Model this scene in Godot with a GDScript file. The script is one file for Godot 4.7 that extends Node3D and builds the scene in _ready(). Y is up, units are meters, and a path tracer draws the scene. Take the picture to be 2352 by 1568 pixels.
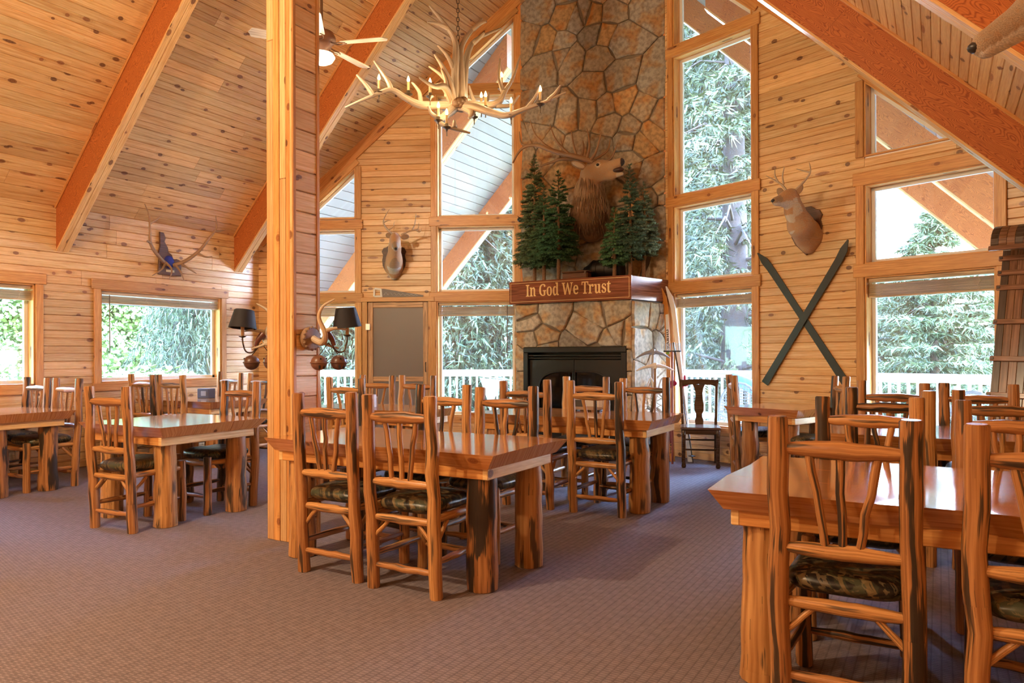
extends Node3D
# Lodge dining hall. Building axes: X right, Y up, Z ahead towards the gable prow; W() turns them into Godot's axes.

var rng := RandomNumberGenerator.new()
var M := {}
var taken := {}
const RIDGE_X := -4.0197
const EAVE := 3.037
const XE := -8.728
const XR := 1.35
const ZB := -4.5
const BULB := 0.06
const UNSEEN_FAN_LIGHT := 10.0  # strength of the fan lamps that hang out of view

func W(x: float, y: float, z: float) -> Vector3:
	return Vector3(x, y, -z)

func ceil_l(x: float) -> float:
	return EAVE + (x - XE)

func ceil_r(x: float) -> float:
	return 3.7257 - x

func wall_l_z(x: float) -> float:
	return 8.8172 + 0.484 * (x + 5.86)

func wall_r_z(x: float) -> float:
	return 9.3172 - 0.3659 * (x + 3.6)

# ------------------------------------------------------------------ mesh builder
class MB:
	var v := PackedVector3Array()
	var n := PackedVector3Array()
	var t := PackedVector2Array()
	var c := PackedColorArray()
	var ix := PackedInt32Array()
	var col := Color(1, 1, 1)
	var uo := Vector2.ZERO

	func add(p: Vector3, nn: Vector3, uv: Vector2) -> int:
		v.append(p)
		n.append(nn)
		t.append(uv + uo)
		c.append(col)
		return v.size() - 1

	func tri(a: int, b: int, d: int) -> void:
		ix.append(a)
		ix.append(b)
		ix.append(d)

	func face(pts: Array, nn: Vector3, uvs: Array) -> void:
		var s := v.size()
		for k in pts.size():
			add(pts[k], nn, uvs[k])
		for k in range(1, pts.size() - 1):
			tri(s, s + k, s + k + 1)

	# chamfered box, grain (u) along its longest side
	func box(xf: Transform3D, size: Vector3, bev := 0.0) -> void:
		var h := size * 0.5
		var g := 0
		if size.y > size.x and size.y >= size.z:
			g = 1
		elif size.z > size.x and size.z > size.y:
			g = 2
		bev = minf(bev, minf(h.x, minf(h.y, h.z)) * 0.9)
		var b := xf.basis.orthonormalized()
		for a in 3:
			var p := (a + 1) % 3
			var q := (a + 2) % 3
			for sg in [-1.0, 1.0]:
				var nn := Vector3.ZERO
				nn[a] = sg
				var pts := []
				var uvs := []
				for cr in [Vector2(-1, -1), Vector2(1, -1), Vector2(1, 1), Vector2(-1, 1)]:
					var w := Vector3.ZERO
					w[a] = sg * h[a]
					w[p] = cr.x * (h[p] - bev)
					w[q] = cr.y * (h[q] - bev)
					pts.append(xf * w)
					uvs.append(uvp(w, g, a))
				face(pts, b * nn, uvs)
		if bev <= 0.0:
			return
		for a in 3:
			var p := (a + 1) % 3
			var q := (a + 2) % 3
			for sp in [-1.0, 1.0]:
				for sq in [-1.0, 1.0]:
					var nn := Vector3.ZERO
					nn[p] = sp
					nn[q] = sq
					var pts := []
					var uvs := []
					for e in [[-1.0, 0], [1.0, 0], [1.0, 1], [-1.0, 1]]:
						var w := Vector3.ZERO
						w[a] = e[0] * (h[a] - bev)
						w[p] = sp * (h[p] - (bev if e[1] == 0 else 0.0))
						w[q] = sq * (h[q] - (0.0 if e[1] == 0 else bev))
						pts.append(xf * w)
						uvs.append(uvp(w, g, p))
					face(pts, (b * nn).normalized(), uvs)
		for sx in [-1.0, 1.0]:
			for sy in [-1.0, 1.0]:
				for sz in [-1.0, 1.0]:
					var s := Vector3(sx, sy, sz)
					var pts := []
					var uvs := []
					for a in 3:
						var w := Vector3(h.x - bev, h.y - bev, h.z - bev)
						w[a] = h[a]
						w = w * s
						pts.append(xf * w)
						uvs.append(uvp(w, g, a))
					face(pts, (b * s).normalized(), uvs)

	func uvp(w: Vector3, g: int, a: int) -> Vector2:
		var o := 3 - g - a
		if a == g:
			return Vector2(w[(g + 1) % 3], w[(g + 2) % 3])
		return Vector2(w[g], w[o] + (0.37 if a == (g + 1) % 3 else 0.0))

	# swept round tube; radii may be numbers or Vector2 (across, along the up hint)
	func tube(pts: Array, radii: Array, sides := 8, cap := true, uvl := 1.0, uvr := 1.0) -> void:
		var m := pts.size()
		var dirs := []
		for k in m:
			var d: Vector3 = pts[mini(k + 1, m - 1)] - pts[maxi(k - 1, 0)]
			dirs.append(d.normalized())
		var up := Vector3.UP if absf(dirs[0].y) < 0.9 else Vector3.RIGHT
		var side: Vector3 = dirs[0].cross(up).normalized()
		var run := 0.0
		var rings := []
		for k in m:
			var d: Vector3 = dirs[k]
			side = (side - d * side.dot(d)).normalized()
			var o := d.cross(side).normalized()
			if k > 0:
				run += (pts[k] as Vector3).distance_to(pts[k - 1])
			var r: float = radii[mini(k, radii.size() - 1)]
			var slope := 0.0
			if k > 0 and k < m - 1:
				var l: float = (pts[k + 1] as Vector3).distance_to(pts[k - 1])
				slope = (radii[mini(k - 1, radii.size() - 1)] - radii[mini(k + 1, radii.size() - 1)]) / maxf(l, 1e-5)
			var s0 := v.size()
			for j in sides + 1:
				var a := TAU * j / sides
				var e := side * cos(a) + o * sin(a)
				add(pts[k] + e * r, (e + d * clampf(slope, -1.5, 1.5)).normalized(), Vector2(run * uvl, float(j) / sides * uvr))
			rings.append(s0)
		for k in m - 1:
			for j in sides:
				var a: int = rings[k] + j
				var b: int = rings[k + 1] + j
				tri(a, b, a + 1)
				tri(a + 1, b, b + 1)
		if cap:
			for e in 2:
				var k := 0 if e == 0 else m - 1
				var nn: Vector3 = -dirs[0] if e == 0 else dirs[m - 1]
				var s0 := v.size()
				add(pts[k], nn, Vector2(0.5, 0.5))
				for j in sides + 1:
					var q: int = rings[k] + (j % sides)
					add(v[q], nn, Vector2(0.5 + 0.06 * cos(TAU * j / sides), 0.5 + 0.06 * sin(TAU * j / sides)))
				for j in sides:
					tri(s0, s0 + 1 + j, s0 + 2 + j)

	# turned shape round the local y axis: profile of (radius, height)
	func lathe(xf: Transform3D, prof: Array, segs := 16) -> void:
		var b := xf.basis.orthonormalized()
		var rows := []
		for k in prof.size():
			var a: Vector2 = prof[maxi(k - 1, 0)]
			var d: Vector2 = prof[mini(k + 1, prof.size() - 1)]
			var nr := Vector2(d.y - a.y, a.x - d.x).normalized()
			var s0 := v.size()
			for j in segs + 1:
				var an := TAU * j / segs
				var e := Vector3(cos(an), 0, sin(an))
				add(xf * Vector3(e.x * prof[k].x, prof[k].y, e.z * prof[k].x), b * Vector3(e.x * nr.x, nr.y, e.z * nr.x), Vector2(float(j) / segs, prof[k].y))
			rows.append(s0)
		for k in prof.size() - 1:
			for j in segs:
				var a: int = rows[k] + j
				var d: int = rows[k + 1] + j
				tri(a, a + 1, d)
				tri(a + 1, d + 1, d)

	# polygon in the local xy plane, front face at z = depth, bevelled
	func prism(xf: Transform3D, poly: PackedVector2Array, depth: float, bev := 0.0, back := true) -> void:
		var b := xf.basis.orthonormalized()
		var top := poly
		if bev > 0.0:
			var r := Geometry2D.offset_polygon(poly, -bev, Geometry2D.JOIN_MITER)
			if r.size() == 1 and r[0].size() == poly.size():
				# keep the starting corner the same
				var off := 0
				var best := 1e9
				for k in r[0].size():
					var dd: float = r[0][k].distance_to(poly[0])
					if dd < best:
						best = dd
						off = k
				top = PackedVector2Array()
				for k in poly.size():
					top.append(r[0][(off + k) % poly.size()])
			else:
				bev = 0.0
		for f in 2:
			if f == 1 and not back:
				continue
			var src: PackedVector2Array = top if f == 0 else poly
			var tr := Geometry2D.triangulate_polygon(src)
			var s0 := v.size()
			for p in src:
				add(xf * Vector3(p.x, p.y, depth if f == 0 else 0.0), b * Vector3(0, 0, 1 if f == 0 else -1), p)
			for k in range(0, tr.size(), 3):
				tri(s0 + tr[k], s0 + tr[k + 1], s0 + tr[k + 2])
		var area := 0.0
		for k in poly.size():
			area += poly[k].cross(poly[(k + 1) % poly.size()])
		var sg := signf(area)
		for k in poly.size():
			var k2 := (k + 1) % poly.size()
			var e := (poly[k2] - poly[k])
			var o := Vector2(e.y, -e.x).normalized() * sg
			var l := e.length()
			var zt := depth - bev
			face([xf * Vector3(poly[k].x, poly[k].y, 0), xf * Vector3(poly[k2].x, poly[k2].y, 0), xf * Vector3(poly[k2].x, poly[k2].y, zt), xf * Vector3(poly[k].x, poly[k].y, zt)],
				b * Vector3(o.x, o.y, 0), [Vector2(0, 0), Vector2(l, 0), Vector2(l, zt), Vector2(0, zt)])
			if bev > 0.0:
				face([xf * Vector3(poly[k].x, poly[k].y, zt), xf * Vector3(poly[k2].x, poly[k2].y, zt), xf * Vector3(top[k2].x, top[k2].y, depth), xf * Vector3(top[k].x, top[k].y, depth)],
					(b * Vector3(o.x, o.y, 1)).normalized(), [poly[k], poly[k2], top[k2], top[k]])

	# ellipsoid
	func ball(xf: Transform3D, segs := 12, rings := 8) -> void:
		var rows := []
		var bi := xf.basis.inverse().transposed()
		for k in rings + 1:
			var ph := PI * k / rings
			var s0 := v.size()
			for j in segs + 1:
				var a := TAU * j / segs
				var e := Vector3(sin(ph) * cos(a), cos(ph), sin(ph) * sin(a))
				add(xf * e, (bi * e).normalized(), Vector2(float(j) / segs, float(k) / rings))
			rows.append(s0)
		for k in rings:
			for j in segs:
				var a: int = rows[k] + j
				var d: int = rows[k + 1] + j
				tri(a, a + 1, d)
				tri(a + 1, d + 1, d)

	func mesh(mat: Material) -> ArrayMesh:
		for k in range(0, ix.size(), 3):
			var a := ix[k]
			var b := ix[k + 1]
			var d := ix[k + 2]
			var g := (v[d] - v[a]).cross(v[b] - v[a])
			if g.dot(n[a] + n[b] + n[d]) < 0.0:
				ix[k + 1] = d
				ix[k + 2] = b
		var arr := []
		arr.resize(Mesh.ARRAY_MAX)
		arr[Mesh.ARRAY_VERTEX] = v
		arr[Mesh.ARRAY_NORMAL] = n
		arr[Mesh.ARRAY_TEX_UV] = t
		arr[Mesh.ARRAY_COLOR] = c
		arr[Mesh.ARRAY_INDEX] = ix
		var m := ArrayMesh.new()
		m.add_surface_from_arrays(Mesh.PRIMITIVE_TRIANGLES, arr)
		m.surface_set_material(0, mat)
		return m

func obj(called: String, mb: MB, mat: Material, parent: Node = null) -> MeshInstance3D:
	var o := MeshInstance3D.new()
	o.mesh = mb.mesh(mat)
	put(o, called, parent)
	return o

func put(o: Node3D, called: String, parent: Node = null) -> void:
	if parent == null:
		o.name = numbered(called)
		add_child(o)
	else:
		o.name = called
		parent.add_child(o, true)

func numbered(called: String) -> String:
	if not taken.has(called):
		taken[called] = 0
		return called
	taken[called] += 1
	return "%s_%03d" % [called, taken[called]]

func tag(o: Node, label: String, category: String, group := "") -> void:
	o.set_meta("label", label)
	o.set_meta("category", category)
	if group:
		o.set_meta("group", group)

func thing(called: String, label: String, category: String, at := Vector3.ZERO, turn := 0.0, group := "") -> Node3D:
	var o := Node3D.new()
	put(o, called)
	o.position = at
	o.rotation.y = turn
	tag(o, label, category, group)
	return o

func struct(called: String) -> Node3D:
	var o := Node3D.new()
	put(o, called)
	o.set_meta("kind", "structure")
	return o

func T(p: Vector3, b := Basis.IDENTITY) -> Transform3D:
	return Transform3D(b, p)

# frame with y along a->b, centred between them
func along(a: Vector3, b: Vector3, hint := Vector3.UP) -> Transform3D:
	var y := (b - a).normalized()
	if absf(y.dot(hint)) > 0.98:
		hint = Vector3.RIGHT
	var x := y.cross(hint).normalized()
	var z := x.cross(y).normalized()
	return Transform3D(Basis(x, y, z), (a + b) * 0.5)

func bar(mb: MB, a: Vector3, b: Vector3, w: float, d: float, bev := 0.002, hint := Vector3.UP) -> void:
	mb.box(along(a, b, hint), Vector3(w, a.distance_to(b), d), bev)

func rbox(called: String, parent: Node, mat: Material, lo: Vector3, hi: Vector3, bev := 0.003, tint := Color(1, 1, 1)) -> MeshInstance3D:
	var mb := MB.new()
	mb.col = tint
	mb.uo = Vector2(rng.randf() * 3.0, rng.randf() * 3.0)
	mb.box(T((lo + hi) * 0.5), (hi - lo).abs(), bev)
	return obj(called, mb, mat, parent)

func smooth(pts: Array, per := 4) -> Array:
	var out := []
	for k in pts.size() - 1:
		var a = pts[maxi(k - 1, 0)]
		var b = pts[k]
		var c = pts[k + 1]
		var d = pts[mini(k + 2, pts.size() - 1)]
		for j in per:
			var t := float(j) / per
			if b is float:
				out.append(cubic_interpolate(b, c, a, d, t))
			else:
				out.append((b as Vector3).cubic_interpolate(c, a, d, t))
	out.append(pts[pts.size() - 1])
	return out

func mat(color: Color, rough := 0.6, metal := 0.0, spec := 0.5) -> StandardMaterial3D:
	var m := StandardMaterial3D.new()
	m.albedo_color = color
	m.roughness = rough
	m.metallic = metal
	m.metallic_specular = spec
	m.vertex_color_use_as_albedo = true
	return m

func tmat(tex: Texture2D, rough: float, uvs: Vector2, tint := Color(1, 1, 1)) -> StandardMaterial3D:
	var m := mat(tint, rough)
	m.albedo_texture = tex
	m.uv1_scale = Vector3(uvs.x, uvs.y, 1)
	return m

# ------------------------------------------------------------------ textures
func noise_bytes(w: int, h: int, sx: int, sy: int, freq: float, sd: int, oct := 4) -> PackedByteArray:
	var f := FastNoiseLite.new()
	f.seed = sd
	f.noise_type = FastNoiseLite.TYPE_SIMPLEX_SMOOTH
	f.frequency = freq
	f.fractal_octaves = oct
	var im := f.get_seamless_image(w / sx, h / sy)
	im.convert(Image.FORMAT_L8)
	im.resize(w, h, Image.INTERPOLATE_CUBIC)
	return im.get_data()

func tex_of(w: int, h: int, d: PackedByteArray) -> ImageTexture:
	return ImageTexture.create_from_image(Image.create_from_data(w, h, false, Image.FORMAT_RGB8, d))

func wood_tex(w: int, h: int, sd: int, ca: Color, cb: Color, cc: Color, knots: int, contrast: float, kmin: float, kmax: float) -> ImageTexture:
	var a := noise_bytes(w, h, 32, 1, 0.09, sd, 3)
	var b := noise_bytes(w, h, 8, 2, 0.012, sd + 1, 3)
	var e := noise_bytes(w, h, 16, 1, 0.22, sd + 2, 2)
	var r := RandomNumberGenerator.new()
	r.seed = sd
	var d := PackedByteArray()
	d.resize(w * h * 3)
	for k in w * h:
		var s := clampf((a[k] / 255.0 - 0.5) * contrast * 1.6 + 0.45, 0.0, 1.0)
		var q := b[k] / 255.0
		var g := (e[k] / 255.0 - 0.5) * 0.12 * contrast
		var f := clampf((q - 0.45) * 1.6, 0.0, 1.0)
		var x := s * (1.0 - f * 0.5)
		d[k * 3] = int(clampf(lerpf(lerpf(ca.r, cb.r, x), cc.r, f * 0.5) - g, 0, 1) * 255.0)
		d[k * 3 + 1] = int(clampf(lerpf(lerpf(ca.g, cb.g, x), cc.g, f * 0.5) - g, 0, 1) * 255.0)
		d[k * 3 + 2] = int(clampf(lerpf(lerpf(ca.b, cb.b, x), cc.b, f * 0.5) - g, 0, 1) * 255.0)
	for i in knots:
		var kx := r.randi_range(0, w - 1)
		var ky := r.randi_range(0, h - 1)
		var ry := r.randf_range(kmin, kmax)
		var rx := ry * r.randf_range(1.0, 2.0)
		if r.randf() < 0.12:
			rx *= 2.6
			ry *= 0.8
		var reach := int(rx * 4.0)
		var dark := Color(0.24, 0.11, 0.06).lerp(Color(0.55, 0.30, 0.17), r.randf())
		for yy in range(-int(ry * 3.0), int(ry * 3.0) + 1):
			for xx in range(-reach, reach + 1):
				var p := ((ky + yy + h) % h) * w + ((kx + xx + w * 2) % w)
				var dd := sqrt((xx / rx) * (xx / rx) + (yy / ry) * (yy / ry))
				var tail := sqrt((xx / (rx * 3.6)) * (xx / (rx * 3.6)) + (yy / (ry * 1.5)) * (yy / (ry * 1.5)))
				var am := 0.0
				var kc := dark
				if dd < 1.0:
					am = 0.8 - 0.25 * absf(sin(dd * 5.0))
				elif dd < 1.25:
					am = 0.55
				elif tail < 1.0:
					am = (1.0 - tail) * 0.6 * (0.7 + 0.3 * sin(dd * 7.0))
					kc = cb * 0.72
				if am > 0.0:
					for ch in 3:
						d[p * 3 + ch] = int(lerpf(d[p * 3 + ch], kc[ch] * 255.0, am))
	return tex_of(w, h, d)

func ply_tex(w: int, h: int, sd: int, ca: Color, cb: Color) -> ImageTexture:
	var a := noise_bytes(w, h, 4, 1, 0.013, sd, 2)
	var e := noise_bytes(w, h, 16, 1, 0.2, sd + 2, 2)
	var d := PackedByteArray()
	d.resize(w * h * 3)
	for k in w * h:
		var s := sin(a[k] * 0.42) * 0.5 + 0.5
		s = s * s * s * 0.75 + (e[k] / 255.0 - 0.5) * 0.5
		s = clampf(s, 0.0, 1.0)
		d[k * 3] = int(lerpf(ca.r, cb.r, s) * 255.0)
		d[k * 3 + 1] = int(lerpf(ca.g, cb.g, s) * 255.0)
		d[k * 3 + 2] = int(lerpf(ca.b, cb.b, s) * 255.0)
	return tex_of(w, h, d)

# peeled log: honey wood with weathered grey-brown patches and dark checks
func log_tex(w: int, h: int, sd: int, ca: Color, cb: Color, cd: Color, amount: float) -> ImageTexture:
	var a := noise_bytes(w, h, 16, 1, 0.06, sd, 3)
	var b := noise_bytes(w, h, 4, 1, 0.014, sd + 1, 4)
	var e := noise_bytes(w, h, 32, 1, 0.3, sd + 2, 1)
	var d := PackedByteArray()
	d.resize(w * h * 3)
	for k in w * h:
		var s := clampf((a[k] / 255.0 - 0.5) * 1.5 + 0.5, 0.0, 1.0)
		var p := smoothstep(1.0 - amount, 1.0 - amount + 0.12, b[k] / 255.0 + (e[k] / 255.0 - 0.5) * 0.25)
		var c := ca.lerp(cb, s).lerp(cd, p * 0.9)
		if e[k] > 226:
			c = c * 0.62
		d[k * 3] = int(clampf(c.r, 0, 1) * 255.0)
		d[k * 3 + 1] = int(clampf(c.g, 0, 1) * 255.0)
		d[k * 3 + 2] = int(clampf(c.b, 0, 1) * 255.0)
	return tex_of(w, h, d)

func carpet_tex() -> ImageTexture:
	var w := 512
	var a := noise_bytes(w, w, 1, 1, 0.35, 5, 2)
	var b := noise_bytes(w, w, 1, 1, 0.02, 6, 3)
	var d := PackedByteArray()
	d.resize(w * w * 3)
	for y in w:
		for x in w:
			var k := y * w + x
			var cx := x % 32
			var cy := (y + (8 if (x / 32) % 2 == 0 else 0)) % 16
			var s := 0.30 + (a[k] / 255.0 - 0.5) * 0.55 + (b[k] / 255.0 - 0.5) * 0.18
			s += 0.10 * sin(TAU * x / 8.0) * sin(TAU * y / 5.33)
			if cy < 5 and cx > 3 and cx < 29:
				s += 0.20
			if (x % 32) < 4:
				s -= 0.10
			s = clampf(s, 0.0, 1.0)
			d[k * 3] = int(lerpf(96, 228, s))
			d[k * 3 + 1] = int(lerpf(84, 210, s))
			d[k * 3 + 2] = int(lerpf(86, 212, s))
	return tex_of(w, w, d)

func camo_tex() -> ImageTexture:
	var w := 512
	var a := noise_bytes(w, w, 4, 1, 0.022, 21, 3)
	var b := noise_bytes(w, w, 1, 2, 0.014, 22, 3)
	var e := noise_bytes(w, w, 2, 1, 0.05, 23, 4)
	var d := PackedByteArray()
	d.resize(w * w * 3)
	for k in w * w:
		var c := Color(0.16, 0.17, 0.13)
		if b[k] > 150:
			c = Color(0.40, 0.34, 0.22)
		elif b[k] < 95:
			c = Color(0.09, 0.09, 0.08)
		if a[k] > 160:
			c = Color(0.25, 0.27, 0.20)
		if a[k] < 78:
			c = Color(0.07, 0.06, 0.05)
		if e[k] > 165:
			c = c.lerp(Color(0.52, 0.45, 0.32), 0.6)
		d[k * 3] = int(c.r * 255.0)
		d[k * 3 + 1] = int(c.g * 255.0)
		d[k * 3 + 2] = int(c.b * 255.0)
	return tex_of(w, w, d)

func speck_tex(w: int, sd: int, freq: float, lo: float, hi: float, warm := 0.0, sx := 1) -> ImageTexture:
	var a := noise_bytes(w, w, sx, 1, freq, sd, 5)
	var b := noise_bytes(w, w, sx, 1, freq * 0.2, sd + 1, 3)
	var d := PackedByteArray()
	d.resize(w * w * 3)
	for k in w * w:
		var s := lerpf(lo, hi, a[k] / 255.0)
		var q := clampf((b[k] / 255.0 - 0.45) * 2.0, 0.0, 1.0) * warm
		d[k * 3] = int(clampf(s * (1.0 + 0.10 * q), 0, 1) * 255.0)
		d[k * 3 + 1] = int(clampf(s * (1.0 - 0.22 * q), 0, 1) * 255.0)
		d[k * 3 + 2] = int(clampf(s * (1.0 - 0.55 * q), 0, 1) * 255.0)
	return tex_of(w, w, d)

func make_materials() -> void:
	var pine := wood_tex(1024, 512, 11, Color(0.95, 0.82, 0.61), Color(0.85, 0.64, 0.41), Color(0.91, 0.72, 0.50), 20, 0.8, 5.0, 10.0)
	M.pine = tmat(pine, 0.34, Vector2(0.5, 1.0))
	M.pine.clearcoat_enabled = true
	M.pine.clearcoat = 0.25
	M.pine.clearcoat_roughness = 0.3
	M.trim = tmat(wood_tex(1024, 256, 31, Color(0.90, 0.69, 0.43), Color(0.79, 0.54, 0.30), Color(0.84, 0.59, 0.34), 8, 0.8, 5.0, 10.0), 0.35, Vector2(0.5, 2.0))
	M.ply = tmat(ply_tex(1024, 512, 41, Color(0.80, 0.47, 0.23), Color(0.56, 0.26, 0.10)), 0.45, Vector2(0.5, 1.0))
	M.log_a = tmat(log_tex(512, 256, 51, Color(0.76, 0.55, 0.34), Color(0.58, 0.37, 0.20), Color(0.24, 0.18, 0.13), 0.42), 0.38, Vector2(0.8, 1.0))
	M.log_b = tmat(log_tex(512, 256, 61, Color(0.74, 0.52, 0.31), Color(0.52, 0.33, 0.17), Color(0.17, 0.135, 0.10), 0.56), 0.40, Vector2(0.8, 1.0))
	M.log_c = tmat(log_tex(512, 256, 71, Color(0.82, 0.62, 0.39), Color(0.64, 0.43, 0.23), Color(0.34, 0.26, 0.18), 0.34), 0.38, Vector2(0.8, 1.0))
	var slab := wood_tex(1024, 512, 81, Color(0.86, 0.60, 0.35), Color(0.70, 0.42, 0.20), Color(0.78, 0.50, 0.26), 10, 0.7, 4.0, 9.0)
	M.slab = tmat(slab, 0.16, Vector2(0.5, 1.0))
	M.slab.clearcoat_enabled = true
	M.slab.clearcoat = 0.8
	M.slab.clearcoat_roughness = 0.08
	M.carpet = tmat(carpet_tex(), 0.8, Vector2(1.6, 1.6), Color(0.86, 0.86, 0.86))
	M.carpet.metallic_specular = 0.4
	M.camo = tmat(camo_tex(), 0.36, Vector2(2.0, 2.0))
	M.stone = tmat(speck_tex(512, 91, 0.022, 0.72, 1.12, 0.7), 0.85, Vector2(1.2, 1.2))
	M.mortar = tmat(speck_tex(256, 93, 0.2, 0.7, 1.0), 0.95, Vector2(2, 2), Color(0.60, 0.54, 0.46))
	var grain := wood_tex(512, 256, 101, Color(1.0, 0.98, 0.95), Color(0.72, 0.66, 0.6), Color(0.88, 0.82, 0.78), 0, 1.1, 4, 6)
	M.grain = tmat(grain, 0.4, Vector2(0.9, 2.0))
	M.gloss_grain = tmat(grain, 0.2, Vector2(0.9, 2.0))
	M.white = mat(Color(0.92, 0.92, 0.9), 0.45)
	M.matte = mat(Color(1, 1, 1), 0.75)
	M.satin = mat(Color(1, 1, 1), 0.35)
	M.metal = mat(Color(1, 1, 1), 0.35, 0.9)
	M.black = mat(Color(0.05, 0.05, 0.055), 0.38)
	M.antler = tmat(speck_tex(256, 111, 0.06, 0.72, 1.05, 0.3, 8), 0.5, Vector2(1.5, 1.0))
	M.fur = tmat(speck_tex(256, 121, 0.25, 0.72, 1.1, 0.25), 0.9, Vector2(3, 3))
	M.fur.rim_enabled = true
	M.fur.rim = 0.3
	M.needle = mat(Color(1, 1, 1), 0.7)
	M.leaf = mat(Color(0.66, 0.66, 0.64), 0.6)
	M.leaf.backlight_enabled = true
	M.leaf.backlight = Color(0.12, 0.16, 0.05)
	M.bark = tmat(speck_tex(256, 131, 0.12, 0.5, 1.1, 0.2, 1), 0.95, Vector2(1, 2))
	M.glass = mat(Color(0.93, 0.96, 0.95, 0.05), 0.02)
	M.glass.vertex_color_use_as_albedo = false
	M.glass.transparency = BaseMaterial3D.TRANSPARENCY_ALPHA
	M.dark_glass = mat(Color(0.03, 0.03, 0.035), 0.06)
	M.flame = mat(Color(1, 0.85, 0.6), 0.4)
	M.flame.emission_enabled = true
	M.flame.emission = Color(1.0, 0.82, 0.55)
	M.flame.emission_energy_multiplier = 5.0
	M.bowl = mat(Color(1, 0.97, 0.9), 0.4)
	M.bowl.emission_enabled = true
	M.bowl.emission = Color(1.0, 0.93, 0.82)
	M.bowl.emission_energy_multiplier = 1.3
	M.ground = tmat(speck_tex(512, 141, 0.08, 0.55, 1.1, 0.2), 0.95, Vector2(0.25, 0.25))

# ------------------------------------------------------------------ boarding
const HALF := 0.089

func plank(parent: Node, mt: Material, o: Vector3, u: Vector3, w: Vector3, nn: Vector3, u0: float, u1: float, v0: float, halves: int, tint: Color, called := "plank") -> void:
	var mb := MB.new()
	mb.col = tint
	mb.uo = Vector2(rng.randf() * 2.0, rng.randf())
	var prof := [Vector2(0, 0.0), Vector2(0.006, 0.014), Vector2(0.0835, 0.016), Vector2(HALF, 0.007)]
	if halves == 1:
		prof[3] = Vector2(HALF, 0.0)
	else:
		prof.append_array([Vector2(HALF + 0.0055, 0.016), Vector2(2 * HALF - 0.006, 0.014), Vector2(2 * HALF, 0.0)])
	var g := 0.0012
	var a := u0 + g
	var b := u1 - g
	for k in prof.size() - 1:
		var p: Vector2 = prof[k]
		var q: Vector2 = prof[k + 1]
		var p0 := o + w * (v0 + p.x) + nn * p.y
		var q0 := o + w * (v0 + q.x) + nn * q.y
		var fn := (nn * (q.x - p.x) - w * (q.y - p.y)).normalized()
		mb.face([p0 + u * a, p0 + u * b, q0 + u * b, q0 + u * a], fn, [Vector2(a, p.x), Vector2(b, p.x), Vector2(b, q.x), Vector2(a, q.x)])
	for e in 2:
		var ue := a if e == 0 else b
		var pts := []
		var uvs := []
		for p in prof:
			pts.append(o + u * ue + w * (v0 + p.x) + nn * p.y)
			uvs.append(Vector2(p.y, p.x))
		mb.face(pts, -u if e == 0 else u, uvs)
	obj(called, mb, mt, parent)

func pine_tint() -> Color:
	var k := rng.randf_range(0.74, 1.06)
	var h := rng.randf_range(-0.05, 0.05)
	return Color(k * 1.0, k * (0.97 + h), k * (0.92 + 1.6 * h))

# holes: [u0, u1, h0, h1, slope]; slope: top falls by that much per metre of u
func free_spans(u_end: float, a: float, b: float, holes: Array) -> Array:
	var spans := [[0.0, u_end]]
	for hl in holes:
		var hu0: float = hl[0]
		var hu1: float = hl[1]
		var top: float = hl[3]
		if hl[4] != 0.0:
			# sloped top: the hole reaches as far as its top is above the strip's middle
			var lim: float = hu0 + (hl[3] - a) / hl[4]
			hu1 = minf(hu1, lim)
			if hu1 <= hu0:
				continue
		if b <= hl[2] + 0.004 or a >= top - 0.004:
			continue
		var out := []
		for s in spans:
			if hu1 <= s[0] or hu0 >= s[1]:
				out.append(s)
				continue
			if hu0 > s[0] + 0.01:
				out.append([s[0], hu0])
			if hu1 < s[1] - 0.01:
				out.append([hu1, s[1]])
		spans = out
	return spans

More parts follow.
